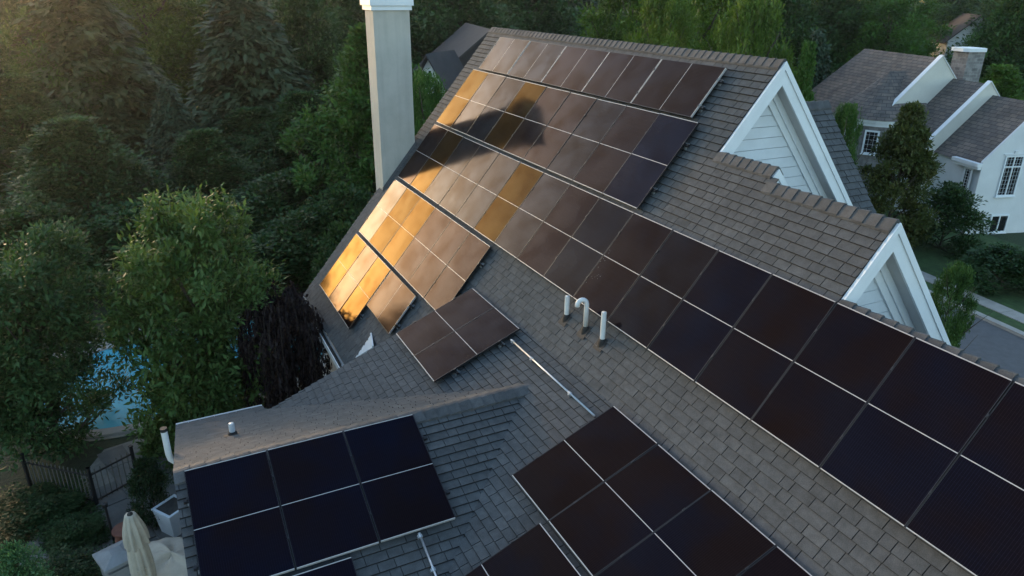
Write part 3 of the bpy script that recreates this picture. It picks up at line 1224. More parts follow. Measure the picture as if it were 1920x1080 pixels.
cloth(.95, 1.95, .15, .13, 8, 'canopy_skirt', 3)
cloth(1.80, 2.44, .175, .085, 9, 'canopy_top', 5)
mb = MB(); mb.tube([(0, 0, 2.40), (0, 0, 2.46), (0, 0, 2.49)], [.05, .045, .02], 12); mb.build('finial', M['iron'], um)
mb = MB(); mb.tube([(-.16 * math.cos(a), .16 * math.sin(a), 1.35) for a in np.linspace(0, 6.3, 20)], .012, 6); mb.build('tie_strap', M['canvas'], um)

# stone pillar
pl = empty('stone_pillar', (-1.55, -7.52, Z0), 'grey stone pillar with a flat cap left of the parasol', 'pillar', None, R(20))
mb = MB(); mb.box((-.26, -.26, 0), (.26, .26, .82)); mb.build('shaft', M['stonegrey'], pl)
mb = MB(); mb.hexa([(-.2, -.2, .82), (.2, -.2, .82), (.2, .2, .82), (-.2, .2, .82)], [(-.2, -.2, .93), (.2, -.2, .93), (.2, .2, .93), (-.2, .2, .93)])
mb.build('neck', M['stonegrey'], pl)
mb = MB(); mb.box((-.32, -.32, .93), (.32, .32, .99))
mb.hexa([(-.32, -.32, .99), (.32, -.32, .99), (.32, .32, .99), (-.32, .32, .99)], [(-.1, -.1, 1.08), (.1, -.1, 1.08), (.1, .1, 1.08), (-.1, .1, 1.08)])
mb.build('cap', M['stonegrey'], pl)

# covered furniture
cv = empty('covered_grill', (-1.05, -6.6, Z0), 'lumpy tan weather cover over patio furniture', 'cover')
mb = MB()
rr = random.Random(11)
n, m_ = 56, 16
for i in range(m_ + 1):
    t = i / m_
    for j in range(n):
        a = 2 * math.pi * j / n
        ca, sa = math.cos(a), math.sin(a)
        sq = (abs(ca) ** 3.2 + abs(sa) ** 3.2) ** (-1 / 3.2)
        if t < .62:
            u = t / .62
            r_ = 1.0 - .07 * u
            z = u * .88
        else:
            u = (t - .62) / .38
            r_ = .93 * (1 - u) ** .8
            z = .88 + .16 * math.sin(u * 1.57)
        fold = .035 * math.sin(7 * a + 2 * t) * (1 - t) + .02 * math.sin(13 * a + 1 + 5 * t)
        z += .05 * math.sin(2 * a + 1) * (t > .5) + .025 * math.sin(5 * a + 6 * t)
        x, y = .78 * sq * ca * (r_ + fold), .52 * sq * sa * (r_ + fold)
        if i == 0: z = 0.02
        mb.v.append((x, y, z)); mb.t.append(.5)
for i in range(m_):
    for j in range(n):
        q = (j + 1) % n
        mb.f.append((i * n + j, i * n + q, (i + 1) * n + q, (i + 1) * n + j)); mb.m.append(0)
o = mb.build('cover_cloth', M['canvas'], cv, smooth=True)
o.rotation_euler = (0, 0, R(25))
mb = MB()
hem = [(.80 * math.cos(a) * (abs(math.cos(a)) ** 3.2 + abs(math.sin(a)) ** 3.2) ** (-1 / 3.2), .54 * math.sin(a) * (abs(math.cos(a)) ** 3.2 + abs(math.sin(a)) ** 3.2) ** (-1 / 3.2), .06) for a in np.linspace(0, 2 * math.pi, 41)]
mb.tube(hem, .014, 6)
o = mb.build('hem_cord', M['canvas'], cv); o.rotation_euler = (0, 0, R(25))

# planter
pt = empty('planter', (-3.05, -6.55, Z0), 'tall white tapered planter beside the wing', 'planter', None, R(35))
mb = MB()
mb.hexa([(-.2, -.2, 0), (.2, -.2, 0), (.2, .2, 0), (-.2, .2, 0)], [(-.27, -.27, .62), (.27, -.27, .62), (.27, .27, .62), (-.27, .27, .62)])
mb.build('tub', M['siding'], pt)
mb = MB()
for a, b in (((-.285, -.285), (.285, -.23)), ((-.285, .23), (.285, .285)), ((-.285, -.23), (-.23, .23)), ((.23, -.23), (.285, .23))):
    mb.box((a[0], a[1], .62), (b[0], b[1], .66))
mb.build('rim', M['siding'], pt)
mb = MB(); mb.box((-.23, -.23, .621), (.23, .23, .64)); mb.build('soil', M['gutter_in'], pt)

# terracotta urn and garden stake
ur = empty('terracotta_urn', (-2.55, -7.42, Z0), 'dull red terracotta urn behind the stone pillar', 'urn')
mb = MB(); mb.tube([(0, 0, 0), (0, 0, .05), (0, 0, .12), (0, 0, .4), (0, 0, .62), (0, 0, .70), (0, 0, .75)], [.15, .16, .1, .24, .2, .16, .22], 18)
mb.build('body', M['terracotta'], ur, smooth=True)
mb = MB(); mb.tube([(0, 0, .74), (0, 0, .78)], [.235, .235], 18); mb.build('rim', M['terracotta'], ur)
sk = empty('garden_post', (-3.05, -7.72, Z0), 'thin dark post standing on the patio by the urn', 'post')  # plain garden post, carries no lamp
mb = MB(); mb.tube([(0, 0, 0), (0, 0, 1.05)], .025, 8); mb.build('pole', M['iron'], sk)
mb = MB(); mb.tube([(0, 0, 1.05), (0, 0, 1.13), (0, 0, 1.15)], [.05, .06, .01], 10); mb.build('head', M['iron'], sk)
mb = MB(); mb.tube([(0, 0, 0), (0, 0, .03)], .07, 10); mb.build('foot', M['iron'], sk)

# ------------------------------------------------------------------ neighbouring house
NA = R(-17)
na = np.array([math.cos(NA), math.sin(NA), 0]); nb = np.array([-math.sin(NA), math.cos(NA), 0])
NE = np.array([-8.912, 28.847, 0.0])
nroot = empty('stone_house', (NE[0], NE[1], Z0), 'white stucco and stone neighbouring house with brown shingle roofs and parapet gables', 'house', None, NA)


def nz(z): return z - Z0                        # local heights


def tile_mat():
    m, nt, b = nodes('brown weathered roof tiles')
    tc = nt.nodes.new('ShaderNodeTexCoord')
    mp = nt.nodes.new('ShaderNodeMapping')
    nt.links.new(tc.outputs['UV'], mp.inputs[0])
    br = nt.nodes.new('ShaderNodeTexBrick')
    nt.links.new(tc.outputs['UV'], br.inputs['Vector'])
    br.inputs['Scale'].default_value = 1.0
    br.inputs['Brick Width'].default_value = .42
    br.inputs['Row Height'].default_value = .2
    br.inputs['Mortar Size'].default_value = .012
    br.inputs['Color1'].default_value = (.15, .12, .105, 1)
    br.inputs['Color2'].default_value = (.09, .082, .08, 1)
    br.inputs['Mortar'].default_value = (.03, .026, .024, 1)
    br.inputs['Bias'].default_value = -.1
    n = noise(nt, 1.5, 5, .7, geo_pos(nt))
    c = mixc(nt, 1.0, br.outputs['Color'], ramp(nt, n, [(.3, .7), (.7, 1.35)]), 'MULTIPLY')
    nt.links.new(c, b.inputs['Base Color'])
    b.inputs['Roughness'].default_value = .85
    return m


def stone_mat():
    m, nt, b = nodes('grey fieldstone')
    tc = nt.nodes.new('ShaderNodeTexCoord')
    br = nt.nodes.new('ShaderNodeTexBrick')
    nt.links.new(tc.outputs['UV'], br.inputs['Vector'])
    br.inputs['Scale'].default_value = 1.0
    br.inputs['Brick Width'].default_value = .38
    br.inputs['Row Height'].default_value = .17
    br.inputs['Mortar Size'].default_value = .018
    br.inputs['Color1'].default_value = (.26, .24, .23, 1)
    br.inputs['Color2'].default_value = (.13, .125, .125, 1)
    br.inputs['Mortar'].default_value = (.24, .235, .23, 1)
    n = noise(nt, 4, 5, .7, geo_pos(nt))
    c = mixc(nt, 1.0, br.outputs['Color'], ramp(nt, n, [(.3, .7), (.7, 1.3)]), 'MULTIPLY')
    nt.links.new(c, b.inputs['Base Color'])
    b.inputs['Roughness'].default_value = .9
    bump(nt, b, br.outputs['Fac'], -.6, .02)
    return m


M['tile'] = tile_mat()
M['stone'] = stone_mat()
M['nstucco'] = plain('white stucco', (.66, .67, .68), .85, .06, 1.2, bs=.2)
M['cream'] = plain('cream parapet stucco', (.62, .60, .54), .85, .06, 1.2, bs=.2)


def pane_mat():
    m, nt, b = nodes('dark window pane')
    nt.links.new(ramp(nt, noise(nt, 2.5, 3, .5, geo_pos(nt)), [(.3, (.008, .009, .011)), (.7, (.022, .023, .026))]), b.inputs['Base Color'])
    b.inputs['Roughness'].default_value = .12
    return m


M['pane'] = pane_mat()


def uv_mesh(name, faces, mat, parent, smooth=False):
    """faces: list of (points, uvs)"""
    vs, fs, uvs = [], [], []
    for pts, uv in faces:
        b = len(vs); vs.extend([tuple(map(float, p)) for p in pts]); fs.append(tuple(range(b, b + len(pts)))); uvs.extend(uv)
    me = bpy.data.meshes.new(name)
    me.from_pydata(vs, [], fs)
    l = me.uv_layers.new(name='UVMap')
    l.data.foreach_set('uv', [x for q in uvs for x in q])
    me.materials.append(mat)
    if smooth: me.polygons.foreach_set('use_smooth', [True] * len(fs))
    return link(name, me, parent)


TN = math.tan(R(46.9)); CN = math.cos(R(46.9))


def roof_faces(a0, a1, b_e, z_e, b_r, hip0=0):
    """near and rear slope between a0 and a1; eave at b_e, ridge at b_r; hip0 pulls the ridge in at a0"""
    z_r = z_e + (b_r - b_e) * TN
    L = (b_r - b_e) / CN
    b_far = 2 * b_r - b_e
    P = lambda a, b, z: (a, b, nz(z))
    f = [([P(a0, b_e, z_e), P(a1, b_e, z_e), P(a1, b_r, z_r), P(a0 + hip0, b_r, z_r)], [(a0, 0), (a1, 0), (a1, L), (a0 + hip0, L)]),
         ([P(a1, b_far, z_e), P(a0, b_far, z_e), P(a0 + hip0, b_r, z_r), P(a1, b_r, z_r)], [(a1, 0), (a0, 0), (a0 + hip0, L), (a1, L)])]
    if hip0:
        f.append(([P(a0, b_far, z_e), P(a0, b_e, z_e), P(a0 + hip0, b_r, z_r)], [(b_far, 0), (b_e, 0), (b_r, L)]))
    return f, z_r


def nwall(name, ring_bz, a0, a1, mat):
    mb = MB()
    mb.hexa([(a0, b, nz(z)) for b, z in ring_bz], [(a1, b, nz(z)) for b, z in ring_bz])
    return mb.build(name, M[mat], nroot)


# section three (right), two, one (left); the walls stop just under the roofs
secs = [(-3.1, -.02, 0.0, -2.67, 2.47, 0), (-5.65, -3.2, -.75, -2.61, 2.16, 0), (-13.6, -5.75, -1.75, -1.68, 1.24, 1.5)]
for k, (a0, a1, be, ze, br_, hp) in enumerate(secs):
    f, zr = roof_faces(a0, a1, be - .12, ze - .12 * TN, br_, hp)
    uv_mesh('roof', f, M['tile'], nroot)
    lo = .35 if hp else 0
    ring = [(be + .1, Z0), (2 * br_ - be - .1, Z0), (2 * br_ - be - .1, ze - .05), (br_, zr - .15), (be + .1, ze - .05)]
    if hp:
        mb = MB(); mb.box((a0 + .3, be + .1, 0), (a1, 2 * br_ - be - .1, nz(ze - .05))); mb.build('wall', M['nstucco'], nroot)
    else:
        nwall('wall', ring, a0, a1 - .02, 'nstucco')
# right gable wall
ring = [(0.0, Z0), (4.94, Z0), (4.94, -2.67), (2.47, -2.67 + 2.47 * TN + .06), (0.0, -2.62)]
nwall('gable_wall', ring, -.02, .10, 'nstucco')
# parapets
for (a0, a1, be, ze, br_, b_cut) in ((-3.2, -3.02, -.75, -2.61, 2.16, 0), (-5.75, -5.55, -1.1, -.99, 1.24, 0)):
    top = ze + (br_ - be) * TN + .12
    ring = [(be, ze + .1), (br_, top), (2 * br_ - be, ze + .1), (2 * br_ - be, ze - 2.2), (be + (1.0 if a0 < -5 else .3), ze - .75 if a0 < -5 else ze - 2.2)]
    nwall('parapet', ring[::-1], a0, a1, 'cream')
    for sg in (-1, 1):
        mb = MB()
        y0, y1 = br_, br_ + sg * (br_ - be)
        q = [(a0 - .03, y0, nz(top)), (a1 + .05, y0, nz(top)), (a1 + .05, y1, nz(ze + .1)), (a0 - .03, y1, nz(ze + .1))]
        if sg > 0: q = q[::-1]
        q = [np.array(p) for p in q]
        mb.hexa(q[::-1] if np.cross(q[1] - q[0], q[2] - q[1])[2] < 0 else q, [p + UP * .04 for p in (q[::-1] if np.cross(q[1] - q[0], q[2] - q[1])[2] < 0 else q)])
        mb.build('coping', M['white'], nroot)
# eave trim of section three with its side wall window
mb = MB(); mb.box((-1.55, -.28, nz(-2.86)), (.12, -.02, nz(-2.70))); mb.box((-1.5, -.2, nz(-3.0)), (.1, -.02, nz(-2.86)))
mb.build('cornice', M['white'], nroot)


def window(o, ax, up, w, h, cols, rows, splits=(), label=None, fr=.07):
    """o: lower left corner in house coordinates, ax: direction along the wall, outward = ax x up"""
    o, ax, up = [np.asarray(q, float) for q in (o, ax, up)]
    nrm = np.cross(ax, up)
    mb = MB()
    for a, b_, c_, d in ((0, 0, w, fr), (0, h - fr, w, fr), (0, fr, fr, h - 2 * fr), (w - fr, fr, fr, h - 2 * fr)):
        mb.obox(o + ax * a + up * b_, ax * c_, up * d, nrm * .07)
    for kind, t in splits:
        if kind == 'v': mb.obox(o + ax * (t - fr * .4) + up * fr, ax * fr * .8, up * (h - 2 * fr), nrm * .065)
        else: mb.obox(o + ax * fr + up * (t - fr * .4), ax * (w - 2 * fr), up * fr * .8, nrm * .068)
    mb.obox(o - ax * .04 - up * .05, ax * (w + .08), up * .05, nrm * .11)
    win = mb.build('window', M['white'], nroot)
    mb = MB(); mb.obox(o + ax * fr + up * fr + nrm * .003, ax * (w - 2 * fr), up * (h - 2 * fr), nrm * .02)
    mb.build('pane', M['pane'], win)
    mb = MB()
    t = .008
    for i in range(1, cols):
        mb.obox(o + ax * (w * i / cols - t / 2) + up * fr + nrm * .024, ax * t, up * (h - 2 * fr), nrm * .016)
    for j in range(1, rows):
        mb.obox(o + ax * fr + up * (h * j / rows - t / 2) + nrm * .024, ax * (w - 2 * fr), up * t, nrm * .012)
    if cols > 1 or rows > 1:
        mb.build('glazing_bars', M['white'], win)
    if label: win['label'] = label
    return win


bv = np.array([0, 1., 0]); av = np.array([1., 0, 0])
window((.101, 1.10, nz(-4.30)), bv, UP, 1.0, 1.95, 6, 10, (('v', .5), ('h', 1.42)), 'tall four part window with small panes')
mb = MB(); mb.box((.1, 1.0, nz(-2.33)), (.15, 2.2, nz(-2.27))); mb.box((.1, 1.52, nz(-2.27)), (.16, 1.68, nz(-2.12))); mb.build('window_hood', M['nstucco'], nroot)
window((.101, 1.18, nz(-6.12)), bv, UP, .98, .9, 2, 1, (('v', .49),), 'low basement window')
window((-.85, -.001, nz(-4.35)), av, UP, .5, 1.3, 3, 9, (), 'narrow leaded side window')
# curved stone bay with its own roof
ca, cb, rb = -7.0, -1.0, 2.0
ZC = -1.62
ang = [R(180 + 180 * k / 10) for k in range(11)]
ring = [(ca + rb * math.cos(t), cb + rb * .8 * math.sin(t)) for t in ang]
f = []
s_ = 0
for k in range(10):
    p, q = ring[k], ring[k + 1]
    l = math.hypot(q[0] - p[0], q[1] - p[1])
    f.append(([(p[0], p[1], 0), (q[0], q[1], 0), (q[0], q[1], nz(ZC)), (p[0], p[1], nz(ZC))], [(s_, 0), (s_ + l, 0), (s_ + l, nz(ZC)), (s_, nz(ZC))]))
    s_ += l
uv_mesh('bay_wall', f, M['stone'], nroot)
for r0, z0_, z1_, nm in ((.10, ZC - .28, ZC - .08, 'frieze'), (.22, ZC - .08, ZC + .08, 'cornice')):
    mb = MB()
    for k in range(10):
        t0, t1 = ang[k], ang[k + 1]
        q = [(ca + rr_ * math.cos(t), cb + (rr_ * .8) * math.sin(t)) for rr_, t in ((rb - .1, t0), (rb + r0, t0), (rb + r0, t1), (rb - .1, t1))]
        mb.hexa([(x, y, nz(z0_)) for x, y in q], [(x, y, nz(z1_)) for x, y in q])
    mb.build(nm, M['white'], nroot)
f = []
A_ = (ca - .15, -.45, nz(.72)); B_ = (ca - .1, .75, nz(.72))
rg = [(ca + (rb + .3) * math.cos(t), cb + (rb + .3) * .8 * math.sin(t)) for t in ang]
s_ = 0
for k in range(10):
    p, q = rg[k], rg[k + 1]
    l = math.hypot(q[0] - p[0], q[1] - p[1])
    f.append(([(p[0], p[1], nz(ZC + .07)), (q[0], q[1], nz(ZC + .07)), A_], [(s_, 0), (s_ + l, 0), (s_ + l / 2, 2.9)]))
    s_ += l
f.append(([(rg[0][0], 1.0, nz(ZC + .07)), (rg[0][0], rg[0][1], nz(ZC + .07)), A_, B_], [(0, 0), (2, 0), (1.6, 2.9), (.4, 2.9)]))
f.append(([(rg[-1][0], rg[-1][1], nz(ZC + .07)), (rg[-1][0], 1.0, nz(ZC + .07)), B_, A_], [(0, 0), (2, 0), (1.6, 2.9), (.4, 2.9)]))
uv_mesh('bay_roof', f, M['tile'], nroot)
for t, lb in ((R(322), 'bay window between the shrub and the bronze tree'), (R(284), 'bay window half hidden by leaves')):
    p = np.array([ca + (rb + .0) * math.cos(t), cb + rb * .8 * math.sin(t), nz(-3.35)])
    tg = np.array([-math.sin(t) * rb, math.cos(t) * rb * .8, 0]); tg /= np.linalg.norm(tg)
    nr = np.cross(tg, UP)
    window(p - tg * .36 + nr * .03, tg, UP, .72, 1.25, 3, 5, (), lb, fr=.085)
# chimney of the neighbour
f = []
x0, x1, y0, y1, zb, zt2 = -7.35, -6.2, 3.3, 4.3, -.4, 1.78
for p, q in (((x0, y0), (x1, y0)), ((x1, y0), (x1, y1)), ((x1, y1), (x0, y1)), ((x0, y1), (x0, y0))):
    l = math.hypot(q[0] - p[0], q[1] - p[1])
    f.append(([(p[0], p[1], nz(zb)), (q[0], q[1], nz(zb)), (q[0] * .97 - .2, q[1] * .99 + .04, nz(zt2)), (p[0] * .97 - .2, p[1] * .99 + .04, nz(zt2))], [(0, 0), (l, 0), (l, 2.2), (0, 2.2)]))
nch = uv_mesh('chimney', f, M['stone'], nroot)
mb = MB()
q = [(-7.42, 3.2), (-7.12, 3.08), (-6.4, 3.08), (-6.1, 3.25), (-6.1, 4.25), (-6.4, 4.42), (-7.12, 4.42), (-7.42, 4.25)]
mb.hexa([(x, y, nz(zt2 - .02)) for x, y in q], [(x, y, nz(zt2 + .16)) for x, y in q])
mb.build('chimney_cap', M['white'], nch)


# far houses ------------------------------------------------------------
def far_house(name, label, px, py, depth, w, d, wall_h, roof_h, az, roofmat, wallmat, wins):
    p = at_depth(px, py, depth)
    base = p[2] - (wall_h + roof_h)
    root = empty(name, (p[0], p[1], base), label, 'house', None, az)
    mb = MB()
    ring = [(-d / 2, 0), (d / 2, 0), (d / 2, wall_h), (0, wall_h + roof_h - .1), (-d / 2, wall_h)]
    mb.hexa([(-w / 2, y, z) for y, z in ring], [(w / 2, y, z) for y, z in ring])
    mb.build('wall', M[wallmat], root)
    mb = MB()
    e = .5
    k = roof_h / (d / 2)
    for sg in (-1, 1):
        q = [(-w / 2 - e, 0, wall_h + roof_h), (w / 2 + e, 0, wall_h + roof_h), (w / 2 + e, sg * (d / 2 + e), wall_h - e * k), (-w / 2 - e, sg * (d / 2 + e), wall_h - e * k)]
        if sg > 0: q = q[::-1]
        q = q if np.cross(np.array(q[1]) - np.array(q[0]), np.array(q[2]) - np.array(q[1]))[2] > 0 else q[::-1]
        mb.hexa([np.array(p_) - UP * .15 for p_ in q], q)
    mb.build('roof', M[roofmat], root)
    for (x, y, nx, z, ww, hh) in wins:
        mb = MB()
        if nx: mb.box((w / 2, y - ww / 2, z), (w / 2 + .06, y + ww / 2, z + hh))
        else: mb.box((x - ww / 2, -d / 2 - .06, z), (x + ww / 2, -d / 2, z + hh))
        wi = mb.build('window', M['white'], root)
        mb = MB()
        if nx: mb.box((w / 2 + .061, y - ww / 2 + .1, z + .1), (w / 2 + .08, y + ww / 2 - .1, z + hh - .1))
        else: mb.box((x - ww / 2 + .1, -d / 2 - .08, z + .1), (x + ww / 2 - .1, -d / 2 - .061, z + hh - .1))
        mb.build('pane', M['pane'], wi)
    return root


M['darkroof'] = plain('dark brown far roof', (.05, .042, .042), .85, .2, 1.5)
far_house('brick_house', 'dark brown roofed house half hidden behind the ridge and chimney', 895, 48, 50, 9, 9, 4.6, 3.6, R(-14), 'darkroof', 'darkroof', [(0, 0, 1, 2.0, 1.0, 1.4)])
fh = far_house('white_gabled_house', 'small white gable of a house just right of the tall chimney', 826, 97, 44, 2.6, 2.2, 3.2, 1.7, R(-50), 'darkroof', 'nstucco', [(0, 0, 1, 3.3, .35, .7), (0, 0, 1, 1.6, 1.1, .9)])
far_house('white_house', 'pale white house far off among the trees at top right', 1822, 26, 85, 6, 5.5, 5, 2.6, R(-40), 'darkroof', 'nstucco', [(0, -1.0, 1, 2.6, .9, 1.4), (0, 1.2, 1, 2.6, .9, 1.4)])

# ------------------------------------------------------------------ vegetation
def leaf_object(name, pos, direc, nrm, ln, wd, tone, mat, parent=None):
    """one mesh of folded diamond leaves; arrays of n rows"""
    n = len(pos)
    direc = direc / (np.linalg.norm(direc, axis=1, keepdims=True) + 1e-9)
    side = np.cross(direc, nrm)
    side /= np.linalg.norm(side, axis=1, keepdims=True) + 1e-9
    up = np.cross(side, direc)
    v = np.empty((n, 4, 3), np.float32)
    v[:, 0] = pos
    v[:, 1] = pos + direc * (ln * .5)[:, None] + side * (wd * .5)[:, None] + up * (wd * .12)[:, None]
    v[:, 2] = pos + direc * ln[:, None]
    v[:, 3] = pos + direc * (ln * .5)[:, None] - side * (wd * .5)[:, None] + up * (wd * .12)[:, None]
    me = bpy.data.meshes.new(name)
    me.vertices.add(n * 4)
    me.vertices.foreach_set('co', v.reshape(-1))
    i = np.arange(n, dtype=np.int32)[:, None] * 4
    tri = np.concatenate([i + np.array([0, 1, 2]), i + np.array([0, 2, 3])], 1).reshape(-1).astype(np.int32)
    me.loops.add(n * 6)
    me.loops.foreach_set('vertex_index', tri)
    me.polygons.add(n * 2)
    me.polygons.foreach_set('loop_start', np.arange(n * 2, dtype=np.int32) * 3)
    me.polygons.foreach_set('loop_total', np.full(n * 2, 3, np.int32))
    at = me.attributes.new('tone', 'FLOAT', 'POINT')
    at.data.foreach_set('value', np.repeat(np.clip(tone, 0, 1), 4).astype(np.float32))
    me.materials.append(mat)
    me.update()
    me.validate()
    return me


def rand_dirs(g, n):
    d = g.normal(size=(n, 3))
    return d / np.linalg.norm(d, axis=1, keepdims=True)


def broad_tree(seed, n_clump, n_leaf, leaf, mat, shape='round', low=.18, clump=.2, spray=0.0, lobes=None):
    """unit tree: height 1, crown radius .5; returns crown mesh, trunk mesh"""
    g = np.random.default_rng(seed)
    th = g.random(n_clump) * 2 * math.pi
    h = low + (1 - low) * g.random(n_clump) ** .9
    t = (h - low) / (1 - low)
    if shape == 'round':
        prof = np.sqrt(np.clip(1 - ((t - .42) / .62) ** 2, 0.02, 1))
    elif shape == 'cone':
        prof = np.clip(1.02 - t, .04, 1) ** .75 * np.clip(t * 6 + .35, 0, 1)
    elif shape == 'lobed':
        prof = np.interp(t, [0, .12, .32, .6, .8, .93, 1], [.55, .85, 1.0, .86, .62, .42, .2])
    else:                                        # broad base, ragged top
        prof = np.clip(1.06 - t ** 1.6, .12, 1) * np.clip(t * 4 + .5, 0, 1)
    lob = 1 + .22 * np.sin(3 * th + 7 * t + seed) + .13 * np.sin(5 * th - 9 * t + 2 * seed)
    if shape == 'lobed':
        lob = 1 + .24 * np.sin(4 * th + 5 * t + seed) + .2 * np.sin(7 * th - 11 * t + 2 * seed)
    rad = .44 * prof * lob * np.sqrt(g.uniform(.12, 1, n_clump))
    cen = np.stack([rad * np.cos(th), rad * np.sin(th), h], 1)
    if lobes is not None:                        # lobes: (x, height, radius) seen from the front, given depth all round
        lb = np.array(lobes)
        wgt = lb[:, 2] ** 2
        k = g.choice(len(lb), n_clump, p=wgt / wgt.sum())
        o3 = rand_dirs(g, n_clump) * (g.random(n_clump) ** .4)[:, None] * lb[k, 2][:, None]
        dep = g.uniform(-1, 1, n_clump) * np.sqrt(np.clip(.16 - lb[k, 0] ** 2, .01, 1)) * .8
        cen = np.stack([lb[k, 0] + o3[:, 0], dep + o3[:, 1], np.clip(lb[k, 1] + o3[:, 2] * .75, .03, .99)], 1)
        prof = np.clip(lb[k, 2] / .14, .3, 1)
    csz = clump * g.uniform(.55, 1.25, n_clump) * (.55 + .45 * prof)
    ctone = g.normal(.5, .17, n_clump)
    k = g.integers(0, n_clump, n_leaf)
    off = rand_dirs(g, n_leaf) * (g.random(n_leaf) ** .45)[:, None]
    off[:, 2] *= .62
    pos = cen[k] + off * csz[k][:, None] * np.array([.62, .62, .52])
    if spray:
        upm = g.random(n_leaf) < .35
        pos[upm, 2] += csz[k][upm] * g.random(upm.sum()) * spray
    pos[:, 2] = np.clip(pos[:, 2], low * .55, 1.02)
    d = off + rand_dirs(g, n_leaf) * .8 + np.array([0, 0, .25])
    d[:, :2] += pos[:, :2] * .8
    nrm = rand_dirs(g, n_leaf) * .55 + np.array([0, 0, 1.0])
    ln = leaf * g.uniform(.6, 1.3, n_leaf)
    tone = ctone[k] + g.normal(0, .18, n_leaf)
    me = leaf_object('crown', pos, d, nrm, ln, ln * (.4 if lobes is not None else .48), tone, mat)
    mb = MB()
    mb.tube([(0, 0, 0), (.004, .003, low * .5), (-.004, .006, low), (.006, -.004, .55), (0, 0, .82)], [.026, .021, .018, .011, .003], 9)
    idx = g.permutation(n_clump)[:min(26, n_clump)]
    for i in idx:
        e = cen[i]
        z0_ = max(low * .6, e[2] - .12 - .55 * np.linalg.norm(e[:2]))
        s0 = np.array([0, 0, min(z0_, .75)])
        md = s0 * .5 + e * .5 + np.array([0, 0, -.03])
        mb.tube([s0, md, e], [.008, .0055, .0015], 5)
    tm = mb.mesh('trunk', M['bark'], True)
    return me, tm


def conifer(seed, n_branch, per, leaf, mat, droop=.25, low=.06):
    g = np.random.default_rng(seed)
    P_, D_, T_ = [], [], []
    mb = MB()
    mb.tube([(0, 0, 0), (0, 0, .5), (0, 0, .98)], [.022, .013, .002], 8)
    for b in range(n_branch):
        t = (b + g.random()) / n_branch
        h = low + (1 - low) * t
        L = .47 * (1 - t) ** .72 * g.uniform(.65, 1.12) + .02
        a = g.random() * 2 * math.pi
        dirv = np.array([math.cos(a), math.sin(a), 0])
        m_ = max(6, int(per * (L / .3)))
        s_ = g.random(m_) ** .7
        lat = np.array([-dirv[1], dirv[0], 0])
        z = h + .05 * s_ - droop * L * s_ ** 2 + g.normal(0, .008, m_)
        wdt = .24 * L * (1 - .6 * s_)
        p = dirv * (s_ * L)[:, None] + lat * (g.normal(0, 1, m_) * wdt)[:, None]
        p[:, 2] = z - np.abs(g.normal(0, .012, m_))
        P_.append(p)
        d = dirv * .8 + lat * g.normal(0, .7, (m_, 1)) + np.array([0, 0, -.35]) + g.normal(0, .25, (m_, 3))
        D_.append(d)
        T_.append(g.normal(.45, .15) + .25 * (s_ - .5) + g.normal(0, .1, m_))
        if b % 5 == 0:
            mb.tube([(0, 0, h), dirv * L * .5 + UP * (h + .02), dirv * L * .9 + UP * (h + .045 - droop * L * .8)], [.005, .003, .001], 4)
    P_, D_, T_ = np.concatenate(P_), np.concatenate(D_), np.concatenate(T_)
    ln = leaf * g.uniform(.6, 1.35, len(P_))
    nrm = rand_dirs(g, len(P_)) * .5 + np.array([0, 0, 1.])
    me = leaf_object('crown', P_, D_, nrm, ln, ln * .38, T_, mat)
    return me, mb.mesh('trunk', M['bark'], True)


def weeping(seed, n_arch, per, leaf, mat):
    g = np.random.default_rng(seed)
    P_, D_, T_ = [], [], []
    mb = MB()
    mb.tube([(0, 0, 0), (.03, .02, .4), (-.02, .03, .75), (.02, 0, .88)], [.035, .026, .018, .008], 8)
    for b in range(n_arch):
        a = g.random() * 2 * math.pi
        L = g.uniform(.2, .5)
        top = g.uniform(.72, 1.0)
        end = g.uniform(.08, .45)
        pts = []
        for s_ in np.linspace(0, 1, 9):
            r_ = L * math.sin(min(1, s_ * 1.6) * math.pi / 2)
            z = .72 + (top - .72) * math.sin(min(1, s_ * 2.6) * math.pi / 2) if s_ < .38 else top - (top - end) * ((s_ - .38) / .62) ** 1.3
            pts.append(np.array([r_ * math.cos(a) + .02 * math.sin(9 * s_ + b), r_ * math.sin(a) + .02 * math.cos(7 * s_ + b), z]))
        mb.tube(pts, [.003, .003, .0025, .002, .0016, .0013, .001, .0008, .0006], 4)
        q = g.random(per) * .92 + .08
        i = np.clip((q * 8).astype(int), 0, 7)
        fr = (q * 8 - i)[:, None]
        pp = np.array(pts)
        p = pp[i] * (1 - fr) + pp[i + 1] * fr + g.normal(0, .018, (per, 3))
        keep = q > .3
        P_.append(p[keep]); D_.append((np.array([0, 0, -1.]) + g.normal(0, .5, (per, 3)))[keep]); T_.append(g.normal(.5, .2, per)[keep])
    P_, D_, T_ = np.concatenate(P_), np.concatenate(D_), np.concatenate(T_)
    ln = leaf * g.uniform(.6, 1.3, len(P_))
    me = leaf_object('crown', P_, D_, rand_dirs(g, len(P_)) + np.array([0, 0, .3]), ln, ln * .45, T_, mat)
    return me, mb.mesh('trunk', M['bark'], True)


protos = {}
def lobes_px(pts, cx, top, w, k):
    return [((x - cx) / w, 1 - (y - top) * k, r / w) for x, y, r in pts]


